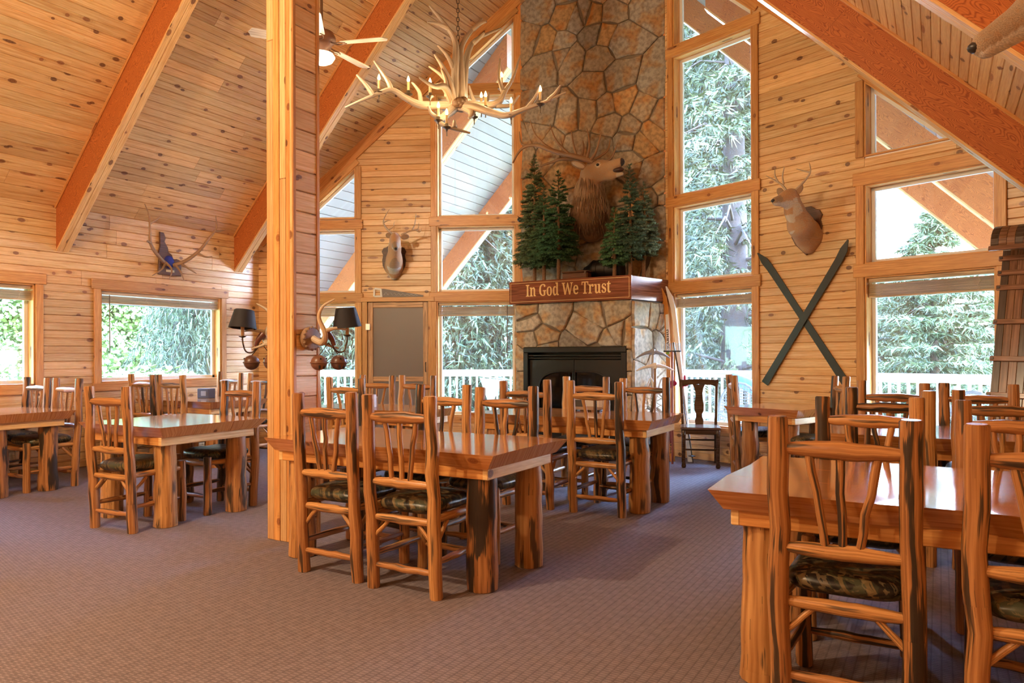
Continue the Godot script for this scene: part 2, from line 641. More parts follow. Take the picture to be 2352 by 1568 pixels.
func board_wall(node: Node3D, o: Vector3, u: Vector3, nn: Vector3, length: float, roof0: float, fall: float, holes: Array, mt: Material, thick := 0.16) -> void:
	var rows := int(ceil(roof0 / (2 * HALF)))
	for k in rows:
		var a := k * 2 * HALF
		var lo := free_spans(limit_u(length, roof0, fall, a), a, a + HALF, holes)
		var hi := free_spans(limit_u(length, roof0, fall, a + HALF), a + HALF, a + 2 * HALF, holes)
		var cuts := {0.0: true, length: true}
		for s in lo + hi:
			cuts[s[0]] = true
			cuts[s[1]] = true
		var keys := cuts.keys()
		keys.sort()
		var run := []
		for j in keys.size() - 1:
			var mid: float = (keys[j] + keys[j + 1]) * 0.5
			var il := inside(lo, mid)
			var ih := inside(hi, mid)
			var code := (1 if il else 0) + (2 if ih else 0)
			if run.size() and run[-1][2] == code and absf(run[-1][1] - keys[j]) < 1e-4:
				run[-1][1] = keys[j + 1]
			else:
				run.append([keys[j], keys[j + 1], code])
		for r in run:
			if r[2] == 0 or r[1] - r[0] < 0.02:
				continue
			var x: float = r[0]
			while x < r[1] - 0.01:
				var l := rng.randf_range(0.9, 2.6)
				if r[1] - x - l < 0.35:
					l = r[1] - x
				if r[2] == 3:
					plank(node, mt, o, u, Vector3.UP, nn, x, x + l, a, 2, pine_tint())
				else:
					plank(node, mt, o, u, Vector3.UP, nn, x, x + l, a if r[2] == 1 else a + HALF, 1, pine_tint())
				x += l
	# solid wall behind the boards, with the same openings
	var mb := MB.new()
	var levels := {0.0: true, roof0: true}
	for hl in holes:
		levels[hl[2]] = true
		levels[hl[3]] = true
	var step := 0.12
	var y := 0.0
	while y < roof0:
		levels[y] = true
		y += step
	var ls := levels.keys()
	ls.sort()
	var bs := Basis(u, Vector3.UP, nn)
	for k in ls.size() - 1:
		if ls[k + 1] - ls[k] < 0.002:
			continue
		var a: float = ls[k]
		var b: float = ls[k + 1]
		for s in free_spans(limit_u(length, roof0, fall, a), a, b, holes):
			var c: Vector3 = o + u * ((s[0] + s[1]) * 0.5) + Vector3.UP * ((a + b) * 0.5) - nn * (thick * 0.5 + 0.001)
			mb.box(T(c, bs), Vector3(s[1] - s[0], b - a, thick))
	mb.col = Color(0.7, 0.6, 0.45)
	obj("wall_core", mb, M.matte, node)

func limit_u(length: float, roof0: float, fall: float, h: float) -> float:
	if fall == 0.0:
		return length
	return clampf((roof0 - h) / fall, 0.0, length)

func inside(spans: Array, x: float) -> bool:
	for s in spans:
		if x > s[0] and x < s[1]:
			return true
	return false

# ------------------------------------------------------------------ windows
# o = wall origin, opening in wall coordinates; poly: outline (u, h) counter-clockwise
func window(o: Vector3, u: Vector3, nn: Vector3, poly: PackedVector2Array, casing: Array, num: int) -> void:
	var node := struct("window_%d" % num)
	var depth := 0.13
	var bs := Basis(u, Vector3.UP, nn)
	var xf := T(o, bs)
	var cnt := poly.size()
	var cen := Vector2.ZERO
	for p in poly:
		cen += p / cnt
	var jm := MB.new()
	var fr := MB.new()
	for k in cnt:
		var a := poly[k]
		var b := poly[(k + 1) % cnt]
		var e := (b - a).normalized()
		var inn := Vector2(-e.y, e.x)
		if inn.dot(cen - a) < 0:
			inn = -inn
		var mid := (a + b) * 0.5
		var l := a.distance_to(b)
		var bb := Basis(u * e.x + Vector3.UP * e.y, u * inn.x + Vector3.UP * inn.y, nn)
		var cj := mid + inn * 0.009
		jm.col = Color(1.05, 1.0, 0.92)
		jm.box(T(xf * Vector3(cj.x, cj.y, -depth * 0.5 + 0.014), bb), Vector3(l, 0.018, depth + 0.02), 0.002)
		var cf := mid + inn * 0.034
		fr.box(T(xf * Vector3(cf.x, cf.y, -0.115), bb), Vector3(l - 0.03, 0.045, 0.04), 0.004)
	obj("jamb", jm, M.trim, node)
	obj("frame", fr, M.white, node)
	var gp := Geometry2D.offset_polygon(poly, -0.045, Geometry2D.JOIN_MITER)
	if gp.size():
		var g := MB.new()
		g.prism(T(xf * Vector3(0, 0, -0.118), bs), gp[0], 0.005)
		obj("pane", g, M.glass, node)
	for cs in casing:
		var mb := MB.new()
		mb.uo = Vector2(rng.randf() * 2, rng.randf())
		mb.col = pine_tint()
		var a: Vector2 = cs[0]
		var b: Vector2 = cs[1]
		var e := (b - a).normalized()
		var q := Vector2(-e.y, e.x)
		var mid := (a + b) * 0.5
		mb.box(T(xf * Vector3(mid.x, mid.y, 0.022 + cs[3] * 0.5), Basis(u * e.x + Vector3.UP * e.y, u * q.x + Vector3.UP * q.y, nn)), Vector3(a.distance_to(b), cs[2], cs[3]), 0.006)
		obj("casing", mb, M.trim, node)

func blind(o: Vector3, u: Vector3, nn: Vector3, u0: float, u1: float, top: float, bottom: float, label: String, wand: bool) -> void:
	var r := thing("window_blind", label, "blind", o + u * ((u0 + u1) * 0.5) + Vector3.UP * bottom - nn * 0.04, 0.0, "raised wooden blinds")
	r.basis = Basis(u, Vector3.UP, nn)
	var l := u1 - u0 - 0.05
	rbox("headrail", r, M.grain, Vector3(-l / 2, top - bottom - 0.045, -0.03), Vector3(l / 2, top - bottom, 0.03), 0.003, Color(0.80, 0.66, 0.45))
	var n := int((top - bottom - 0.075) / 0.0075)
	for k in n:
		var y := 0.02 + k * 0.0075
		rbox("slat", r, M.grain, Vector3(-l / 2, y, -0.026 + rng.randf() * 0.004), Vector3(l / 2, y + 0.004, 0.026), 0.0, Color(0.82, 0.65, 0.42) * rng.randf_range(0.85, 1.05))
	rbox("bottom_rail", r, M.grain, Vector3(-l / 2, 0.0, -0.028), Vector3(l / 2, 0.017, 0.028), 0.004, Color(0.84, 0.68, 0.46))
	var nc := 2 if l < 1.3 else 4
	for k in nc:
		var x := lerpf(-l / 2 + 0.12, l / 2 - 0.12, float(k) / (nc - 1))
		var mb := MB.new()
		mb.col = Color(0.75, 0.62, 0.42)
		var pts := []
		for j in 7:
			pts.append(Vector3(x + rng.randf_range(-0.02, 0.02), lerpf(top - bottom - 0.05, 0.005, j / 6.0), 0.03 + rng.randf() * 0.006))
		mb.tube(smooth(pts, 3), [0.0022], 4)
		obj("ladder_cord", mb, M.matte, r)
	if wand:
		var mb := MB.new()
		mb.col = Color(0.16, 0.10, 0.06)
		mb.tube([Vector3(-l / 2 + 0.1, top - bottom - 0.05, 0.04), Vector3(-l / 2 + 0.1, top - bottom - 0.75, 0.045)], [0.006], 6)
		obj("tilt_wand", mb, M.satin, r)

# ------------------------------------------------------------------ the setting
func build_shell() -> void:
	# floor
	var fl := struct("floor")
	var mb := MB.new()
	var fp := PackedVector2Array([Vector2(XE - 0.1, ZB), Vector2(XR + 0.1, ZB), Vector2(XR + 0.1, 7.5), Vector2(-3.0, 9.2), Vector2(-5.2, 9.25), Vector2(XE - 0.1, 7.45)])
	mb.prism(Transform3D(Basis(Vector3(1, 0, 0), Vector3(0, 0, -1), Vector3(0, 1, 0)), Vector3(0, -0.12, 0)), fp, 0.12)
	obj("carpet", mb, M.carpet, fl)

	# left eave wall: u runs along Z
	var wl := struct("wall_left")
	var oE := W(XE, 0, ZB)
	var uE := W(0, 0, 1)
	var nE := Vector3(1, 0, 0)
	var zE := 7.43 - ZB
	var e1 := [2.55 - ZB, 4.315 - ZB, 0.985, 2.115, 0.0]
	var e2 := [5.049 - ZB, 6.754 - ZB, 0.985, 2.115, 0.0]
	board_wall(wl, oE, uE, nE, zE, EAVE, 0.0, [e1, e2], M.pine)
	var num := 1
	for e in [e1, e2]:
		var p := PackedVector2Array([Vector2(e[0], e[2]), Vector2(e[1], e[2]), Vector2(e[1], e[3]), Vector2(e[0], e[3])])
		var c := 0.085
		window(oE, uE, nE, p, [[Vector2(e[0] - c / 2, e[2] - 0.02), Vector2(e[0] - c / 2, e[3]), c, 0.018], [Vector2(e[1] + c / 2, e[2] - 0.02), Vector2(e[1] + c / 2, e[3]), c, 0.018],
			[Vector2(e[0] - c - 0.03, e[3] + 0.06), Vector2(e[1] + c + 0.03, e[3] + 0.06), 0.125, 0.022], [Vector2(e[0] - c - 0.02, e[2] - 0.05), Vector2(e[1] + c + 0.02, e[2] - 0.05), 0.1, 0.02]], num)
		num += 1
	blind(oE, uE, nE, e1[0], e1[1], 2.1, 1.93, "raised wooden blind on the leftmost window of the left wall", false)
	blind(oE, uE, nE, e2[0], e2[1], 2.1, 1.95, "raised wooden blind on the wide left wall window, with dark wand", true)

	# prow walls
	var uL := W(-0.9001, 0, -0.4357)
	var nL := W(0.4357, 0, -0.9001)
	var oL := W(-5.18, 0, wall_l_z(-5.18))
	var uR := W(0.9391, 0, -0.3436)
	var nR := W(-0.3436, 0, -0.9391)
	var oR := W(-3.03, 0, wall_r_z(-3.03))
	var L := func(x: float) -> float: return (-5.18 - x) / 0.9001
	var R := func(x: float) -> float: return (x + 3.03) / 0.9391
	var kl := 0.9001
	var kr := 0.9391
	var low := [0.42, 2.084]
	var midw := [2.209, 3.181]
	var hi := [3.305, 5.085]
	var holes_l := []
	var la0: float = L.call(-5.275)
	var la1: float = L.call(-6.31)
	var lb0: float = L.call(-7.39)
	var lb1: float = L.call(-8.45)
	for h in [low, midw, hi]:
		holes_l.append([la0, la1, h[0], h[1], 0.0])
	holes_l.append([la0, la1, 5.22, ceil_l(-5.275) - 0.28, kl])
	holes_l.append([lb0, lb1, low[0], low[1], 0.0])
	holes_l.append([lb0, lb1, midw[0], midw[1] - 0.02, 0.0])
	holes_l.append([lb0, lb1, 3.305, ceil_l(-7.39) - 0.30, kl])
	var d0: float = L.call(-6.42)
	var d1: float = L.call(-7.242)
	holes_l.append([d0, d1, 0.0, 2.09, 0.0])
	var wn := struct("wall_prow_left")
	board_wall(wn, oL, uL, nL, L.call(XE), ceil_l(-5.18), kl, holes_l, M.pine)
	var holes_r := []
	var ra0: float = R.call(-2.905)
	var ra1: float = R.call(-1.845)
	var rb0: float = R.call(-0.645)
	var rb1: float = R.call(0.452)
	for h in [low, midw, hi]:
		holes_r.append([ra0, ra1, h[0], h[1], 0.0])
	holes_r.append([ra0, ra1, 5.22, ceil_r(-2.905) - 0.28, kr])
	holes_r.append([rb0, rb1, low[0], low[1], 0.0])
	holes_r.append([rb0, rb1, midw[0], midw[1] - 0.16, 0.0])
	holes_r.append([rb0, rb1, 3.305, ceil_r(-0.645) - 0.28, kr])
	var wr := struct("wall_prow_right")
	board_wall(wr, oR, uR, nR, R.call(XR), ceil_r(-3.03), kr, holes_r, M.pine)
	num = 3
	for side in 2:
		var o := oL if side == 0 else oR
		var u := uL if side == 0 else uR
		var nn := nL if side == 0 else nR
		var hs := holes_l if side == 0 else holes_r
		for k in 7:
			var h: Array = hs[k]
			var p: PackedVector2Array
			var c := 0.085
			var cs := []
			var t: float = h[3]
			var ue: float = h[1]
			if h[4] != 0.0:
				var end_h: float = h[3] - (h[1] - h[0]) * h[4]
				if end_h > h[2] + 0.05:
					p = PackedVector2Array([Vector2(h[0], h[2]), Vector2(ue, h[2]), Vector2(ue, end_h), Vector2(h[0], t)])
				else:
					ue = h[0] + (t - h[2]) / h[4]
					end_h = h[2]
					p = PackedVector2Array([Vector2(h[0], h[2]), Vector2(ue, h[2]), Vector2(h[0], t)])
				var q := Vector2(h[4], 1.0).normalized() * 0.06
				cs.append([Vector2(h[0] - 0.06, t + 0.06 * h[4]) + q, Vector2(ue + 0.05, end_h - 0.05 * h[4]) + q, 0.13, 0.022])
			else:
				p = PackedVector2Array([Vector2(h[0], h[2]), Vector2(h[1], h[2]), Vector2(h[1], t), Vector2(h[0], t)])
				cs.append([Vector2(h[1] + c / 2, h[2]), Vector2(h[1] + c / 2, t), c, 0.018])
				cs.append([Vector2(h[0] - c - 0.025, t + 0.0625), Vector2(h[1] + c + 0.025, t + 0.0625), 0.135, 0.024])
			cs.append([Vector2(h[0] - c / 2, h[2]), Vector2(h[0] - c / 2, t), c, 0.018])
			if h[2] < 0.5:
				cs.append([Vector2(h[0] - c, h[2] - 0.05), Vector2(h[1] + c, h[2] - 0.05), 0.1, 0.02])
			window(o, u, nn, p, cs, num)
			num += 1
	blind(oL, uL, nL, la0, la1, 2.07, 1.87, "raised wooden blind on the window left of the fireplace", true)
	blind(oL, uL, nL, lb0, lb1, 2.07, 1.88, "raised wooden blind behind the pine column, left of the grey door", false)
	blind(oR, uR, nR, ra0, ra1, 2.07, 1.89, "raised wooden blind on the window right of the fireplace", false)
	blind(oR, uR, nR, rb0, rb1, 2.07, 1.87, "raised wooden blind on the right window, beside the toboggan", false)

	# door with grey panels
	var dr := struct("door_1")
	dr.transform = T(oL, Basis(uL, Vector3.UP, nL))
	var tn := Color(0.95, 0.78, 0.62)
	rbox("stile", dr, M.grain, Vector3(d0 + 0.01, 0.0, -0.03), Vector3(d0 + 0.085, 2.08, 0.012), 0.004, Color(0.72, 0.46, 0.26))
	rbox("stile", dr, M.grain, Vector3(d1 - 0.085, 0.0, -0.03), Vector3(d1 - 0.01, 2.08, 0.012), 0.004, Color(0.74, 0.48, 0.28))
	rbox("rail", dr, M.grain, Vector3(d0 + 0.085, 2.0, -0.03), Vector3(d1 - 0.085, 2.08, 0.012), 0.004, Color(0.72, 0.46, 0.26))
	rbox("rail", dr, M.grain, Vector3(d0 + 0.085, 0.92, -0.03), Vector3(d1 - 0.085, 0.99, 0.012), 0.004, Color(0.72, 0.46, 0.26))
	rbox("rail", dr, M.grain, Vector3(d0 + 0.085, 0.0, -0.03), Vector3(d1 - 0.085, 0.14, 0.012), 0.004, Color(0.72, 0.46, 0.26))
	rbox("panel", dr, M.satin, Vector3(d0 + 0.08, 0.98, -0.03), Vector3(d1 - 0.08, 2.01, -0.008), 0.0, Color(0.20, 0.17, 0.155))
	rbox("panel", dr, M.satin, Vector3(d0 + 0.08, 0.13, -0.03), Vector3(d1 - 0.08, 0.93, -0.008), 0.0, Color(0.20, 0.17, 0.155))
	rbox("door_back", dr, M.matte, Vector3(d0, 0, -0.15), Vector3(d1, 2.09, -0.04), 0.0, Color(0.3, 0.25, 0.2))
	rbox("casing", dr, M.trim, Vector3(d0 - 0.075, 0, 0.018), Vector3(d0 + 0.005, 2.09, 0.036), 0.004, pine_tint())
	rbox("casing", dr, M.trim, Vector3(d1 - 0.005, 0, 0.018), Vector3(d1 + 0.07, 2.09, 0.036), 0.004, pine_tint())
	rbox("casing", dr, M.trim, Vector3(d0 - 0.09, 2.085, 0.016), Vector3(d1 + 0.085, 2.15, 0.056), 0.004, pine_tint())
	mb = MB.new()
	mb.col = Color(0.02, 0.018, 0.015)
	mb.tube(smooth([Vector3(d0 + 0.045, 1.06, 0.012), Vector3(d0 + 0.045, 1.075, 0.045), Vector3(d0 + 0.045, 1.13, 0.05), Vector3(d0 + 0.045, 1.185, 0.045), Vector3(d0 + 0.045, 1.2, 0.012)]), [0.006], 6)
	obj("handle", mb, M.satin, dr)
	for y in [1.72]:
		rbox("hinge", dr, M.metal, Vector3(d1 - 0.05, y - 0.05, 0.01), Vector3(d1 + 0.02, y + 0.05, 0.042), 0.006, Color(0.8, 0.8, 0.8))

	# right wall and back wall, beside and behind the camera
	var wx := struct("wall_right")
	board_wall(wx, W(XR, 0, 7.6), W(0, 0, -1), Vector3(-1, 0, 0), 7.6 - ZB, ceil_r(XR), 0.0, [], M.pine)
	var wb := struct("wall_back")
	for s in 2:
		var ub := W(-1, 0, 0) if s == 0 else W(1, 0, 0)
		board_wall(wb, W(RIDGE_X, 0, ZB), ub, W(0, 0, 1), (RIDGE_X - XE) if s == 0 else (XR - RIDGE_X), ceil_l(RIDGE_X), 1.0, [], M.pine)

	# ceilings
	var roots := [struct("ceiling_left"), struct("ceiling_right")]
	roots[0].name = "ceiling"
	roots[1].name = "ceiling_002"
	taken["ceiling"] = 2
	var rt2 := sqrt(0.5)
	for s in 2:
		var o := W(XE, EAVE, 0) if s == 0 else W(XR, ceil_r(XR), 0)
		var w := Vector3(rt2, rt2, 0) if s == 0 else Vector3(-rt2, rt2, 0)
		var nn := Vector3(rt2, -rt2, 0) if s == 0 else Vector3(-rt2, -rt2, 0)
		var span := (RIDGE_X - XE) if s == 0 else (XR - RIDGE_X)
		var rows := int(ceil(span / rt2 / (2 * HALF)))
		for k in rows:
			var x := (XE + k * 2 * HALF * rt2) if s == 0 else (XR - k * 2 * HALF * rt2)
			var z1 := (wall_l_z(x) if s == 0 else wall_r_z(x))
			z1 = minf(z1 + 0.06, 9.2)
			var z := ZB
			while z < z1 - 0.01:
				var l := rng.randf_range(2.6, 4.6)
				if z1 - z - l < 1.2:
					l = z1 - z
				plank(roots[s], M.pine, o, W(0, 0, 1), w, nn, z, z + l, k * 2 * HALF, 2, pine_tint())
				z += l
		mb = MB.new()
		mb.col = Color(0.1, 0.09, 0.08)
		var hx0 := XE - 1.0 if s == 0 else XR + 0.9
		var hy0 := ceil_l(hx0) if s == 0 else ceil_r(hx0)
		var a := W(hx0, hy0, 0)
		var b := W(RIDGE_X, ceil_l(RIDGE_X), 0)
		var len := a.distance_to(b)
		var mid := (a + b) * 0.5 - nn * 0.11
		mb.box(Transform3D(Basis(w, -nn, W(0, 0, 1)), Vector3(mid.x, mid.y, -(ZB + 12.6) * 0.5)), Vector3(len + 0.1, 0.2, 12.6 - ZB + 0.2))
		obj("roof_deck", mb, M.matte, roots[s])
	# white boarded porch ceiling under the overhang
	for s in 2:
		var po := struct("porch_ceiling")
		var w := Vector3(rt2, rt2, 0) if s == 0 else Vector3(-rt2, rt2, 0)
		var nn := Vector3(rt2, -rt2, 0) if s == 0 else Vector3(-rt2, -rt2, 0)
		var x0 := XE - 1.0 if s == 0 else XR + 0.9
		var o := W(x0, ceil_l(x0) if s == 0 else ceil_r(x0), 0)
		var span := absf(RIDGE_X - x0)
		for k in int(span / rt2 / 0.16):
			var x := (x0 + k * 0.16 * rt2) if s == 0 else (x0 - k * 0.16 * rt2)
			var z0 := maxf(4.0, (wall_l_z(x) if s == 0 else wall_r_z(x)) + 0.1)
			if (s == 0 and x < XE - 0.12) or (s == 1 and x > XR + 0.1):
				z0 = 2.0
			z0 = minf(z0, 9.3)
			var c := o + w * (k * 0.16 + 0.08) + W(0, 0, (z0 + 12.5) * 0.5) + nn * 0.006
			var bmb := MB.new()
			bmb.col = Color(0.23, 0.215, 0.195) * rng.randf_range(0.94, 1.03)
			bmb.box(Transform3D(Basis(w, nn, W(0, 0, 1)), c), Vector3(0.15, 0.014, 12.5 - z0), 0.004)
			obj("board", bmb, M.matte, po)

	# roof beams
	var bn := 0
	for zc in [-0.264, 2.176, 4.6155, 7.0555, 9.4955, 11.9355]:
		for s in 2:
			roof_beam(zc, s, bn)
		bn += 1
	# ridge beam
	var rb := thing("ridge_beam", "long beam running under the ridge of the roof", "beam", W(RIDGE_X, 7.25, 4.0))
	rbox("timber", rb, M.ply, Vector3(-0.09, -0.3, -8.6), Vector3(0.09, 0.35, 8.4), 0.01)

	build_column()
	build_chimney()
	# trim where the roof meets the prow walls
	for s in 2:
		var tr := struct("trim_%d" % (s + 1))
		var a: Vector3
		var b: Vector3
		var nn := nL if s == 0 else nR
		if s == 0:
			a = W(-8.7, ceil_l(-8.7) - 0.09, wall_l_z(-8.7))
			b = W(-5.15, ceil_l(-5.15) - 0.09, wall_l_z(-5.15))
		else:
			a = W(XR, ceil_r(XR) - 0.09, wall_r_z(XR))
			b = W(-3.05, ceil_r(-3.05) - 0.09, wall_r_z(-3.05))
		var bm := MB.new()
		bm.col = Color(0.95, 0.85, 0.75)
		bm.box(along(a + nn * 0.03, b + nn * 0.03, nn), Vector3(0.17, a.distance_to(b), 0.03), 0.004)
		obj("board", bm, M.trim, tr)

func roof_beam(zc: float, s: int, k: int) -> void:
	var x0 := XE if s == 0 else XR
	if zc > 9.0:
		x0 = XE - 0.95 if s == 0 else XR + 0.85
	var drop := 0.515
	var side := "left" if s == 0 else "right"
	var label := "%s plywood-cased roof beam on the %s roof slope, counted from the fireplace" % [["fourth", "third", "second", "first", "", ""][k], side]
	if k >= 4:
		label = "%s porch rafter of the %s roof overhang, seen through the windows" % ["inner" if k == 4 else "outer", side]
	var r := thing("roof_beam", label, "beam", Vector3.ZERO, 0.0, "sloping roof beams")
	var c0 := ceil_l(x0) if s == 0 else ceil_r(x0)
	var top := ceil_l(RIDGE_X)
	var xr := RIDGE_X
	if zc > 9.0 and zc < 10.0:
		# stops at the chimney walls
		xr = -5.6 if s == 0 else -2.6
		top = ceil_l(xr) if s == 0 else ceil_r(xr)
	var poly := PackedVector2Array([Vector2(x0, c0 - drop), Vector2(xr, top - drop), Vector2(xr, top), Vector2(x0, c0)])
	r.position = W(x0, c0 - drop, zc)
	for q in poly.size():
		poly[q] -= Vector2(x0, c0 - drop)
	# casing: two sheets with grain along the beam
	var mb := MB.new()
	mb.col = Color(1, 1, 1) * rng.randf_range(0.9, 1.05)
	mb.uo = Vector2(rng.randf() * 2.0, rng.randf())
	var hz := 0.07
	var ux := Vector2(poly[1].x, poly[1].y).normalized()
	for f in [-1.0, 1.0]:
		var pts := []
		var uvs := []
		for p in poly:
			pts.append(Vector3(p.x, p.y, f * hz))
			uvs.append(Vector2(p.dot(ux), p.dot(Vector2(-ux.y, ux.x))))
		mb.face(pts, Vector3(0, 0, f), uvs)
	for e in [[0, 1], [1, 2], [3, 0]]:
		var p := poly[e[0]]
		var q := poly[e[1]]
		var l := p.distance_to(q)
		var en := Vector2((q - p).y, -(q - p).x).normalized()
		if en.dot(p - (poly[0] + poly[2]) * 0.5) < 0:
			en = -en
		mb.face([Vector3(p.x, p.y, -hz), Vector3(q.x, q.y, -hz), Vector3(q.x, q.y, hz), Vector3(p.x, p.y, hz)], Vector3(en.x, en.y, 0), [Vector2(0, 0), Vector2(l, 0), Vector2(l, 2 * hz), Vector2(0, 2 * hz)])
	obj("plywood_casing", mb, M.ply, r)
	var a := Vector3(poly[0].x, poly[0].y, 0)
	var b := Vector3(poly[1].x, poly[1].y, 0)
	var dn := Vector3(ux.y, -ux.x, 0) * (1.0 if s == 0 else -1.0)
	if dn.y > 0:
		dn = -dn
	for f in [-1.0, 1.0]:
		var m2 := MB.new()
		m2.col = Color(1.0, 0.95, 0.86)
		m2.uo = Vector2(rng.randf(), rng.randf())
		m2.box(along(a + dn * 0.011 + Vector3(0, 0, f * 0.036), b + dn * 0.011 + Vector3(0, 0, f * 0.036), dn), Vector3(0.068, a.distance_to(b), 0.022), 0.003)
		obj("bottom_strip", m2, M.pine, r)
	if k < 4:
		for f in [-1.0, 1.0]:
			var m3 := MB.new()
			m3.col = Color(0.9, 0.8, 0.7)
			var off := Vector3(0, drop - 0.035, f * (hz + 0.009))
			m3.box(along(a + off, b + off, Vector3(0, 0, 1)), Vector3(0.03, a.distance_to(b), 0.018), 0.006)
			obj("cove_strip", m3, M.trim, r)
		# joint line between two plywood sheets: a thin dark strip, slightly proud
		var m4 := MB.new()
		m4.col = Color(0.25, 0.12, 0.05)
		var pos := a.lerp(b, 0.19 if s == 0 else 0.42)
		var up := Vector3(-dn.x, -dn.y, 0) * 0.36
		for f in [-1.0, 1.0]:
			bar(m4, pos + Vector3(0, 0, f * (hz + 0.0004)), pos + up + Vector3(0, 0, f * (hz + 0.0004)), 0.003, 0.001, 0.0)
		obj("sheet_joint", m4, M.matte, r)

func build_column() -> void:
	var x0 := -4.139
	var x1 := -3.879
	var z0 := 3.597
	var z1 := 3.857
	var r := thing("column", "square boxed pine column carrying the ridge, with vertical boards", "column", W((x0 + x1) / 2, 0, (z0 + z1) / 2))
	var h := 7.2
	var hw := 0.13
	# z local: towards the camera is +z
	rbox("core", r, M.matte, Vector3(-hw + 0.02, 0, -hw + 0.02), Vector3(hw - 0.02, h, hw - 0.02), 0.0, Color(0.5, 0.4, 0.3))
	var xs := [-0.13, -0.062, -0.001, 0.06, 0.102, 0.13]
	for k in 5:
		var y := 0.0
		var lim: float = [3.55, 8.0, 2.55, 8.0, 8.0][k]
		while y < h:
			var y2 := minf(lim, h) if y < lim else h
			rbox("board", r, M.trim if k % 2 else M.pine, Vector3(xs[k] + 0.0015, y, hw - 0.03), Vector3(xs[k + 1] - 0.0015, y2 - 0.002, hw + (0.004 if k in [1, 4] else 0.0)), 0.004, pine_tint())
			y = y2
	# horizontal planks on the two side faces and the back, between corner trims
	for f in [[Vector3(0, 0, -1), Vector3(1, 0, 0)], [Vector3(0, 0, 1), Vector3(-1, 0, 0)], [Vector3(-1, 0, 0), Vector3(0, 0, -1)]]:
		var u: Vector3 = f[0]
		var nn: Vector3 = f[1]
		var rows := int(h / 0.145)
		for k in rows:
			var mb := MB.new()
			mb.col = pine_tint()
			mb.uo = Vector2(rng.randf() * 2, rng.randf())
			mb.box(T(nn * (hw - 0.014) + u * 0.0 + Vector3(0, (k + 0.5) * 0.145, 0), Basis(u, Vector3.UP, u.cross(Vector3.UP))), Vector3(0.2, 0.141, 0.024), 0.005)
			obj("plank", mb, M.pine, r)
		for sg in [-1.0, 1.0]:
			var m2 := MB.new()
			m2.col = pine_tint()
			var c: Vector3 = nn * (hw - 0.006) + u * (sg * 0.113)
			m2.box(T(c + Vector3(0, h / 2, 0), Basis(u, Vector3.UP, u.cross(Vector3.UP))), Vector3(0.03, h, 0.02), 0.004)
			obj("corner_trim", m2, M.trim, r)

# ------------------------------------------------------------------ stonework
func voronoi(rect: Rect2, n: int, sd: int, relax := 1) -> Array:
	var r := RandomNumberGenerator.new()
	r.seed = sd
	var pts := []
	for k in n:
		pts.append(rect.position + Vector2(r.randf(), r.randf()) * rect.size)
	var cells := []
	for it in relax + 1:
		cells = []
		for k in n:
			var poly := PackedVector2Array([rect.position, rect.position + Vector2(rect.size.x, 0), rect.end, rect.position + Vector2(0, rect.size.y)])
			for j in n:
				if j == k or (pts[j] as Vector2).distance_to(pts[k]) > 1.6:
					continue
				var mid: Vector2 = (pts[j] + pts[k]) * 0.5
				var d: Vector2 = (pts[j] - pts[k]).normalized()
				var out := PackedVector2Array()
				for q in poly.size():
					var a := poly[q]
					var b := poly[(q + 1) % poly.size()]
					var da := (a - mid).dot(d)
					var db := (b - mid).dot(d)
					if da <= 0:
						out.append(a)
					if (da < 0) != (db < 0) and absf(da - db) > 1e-9:
						out.append(a.lerp(b, da / (da - db)))
				poly = out
				if poly.size() < 3:
					break
			cells.append(poly)
		if it < relax:
			for k in n:
				var c := Vector2.ZERO
				for p in cells[k]:
					c += p
				if cells[k].size():
					pts[k] = (pts[k] as Vector2).lerp(c / cells[k].size(), 0.35)
	return cells

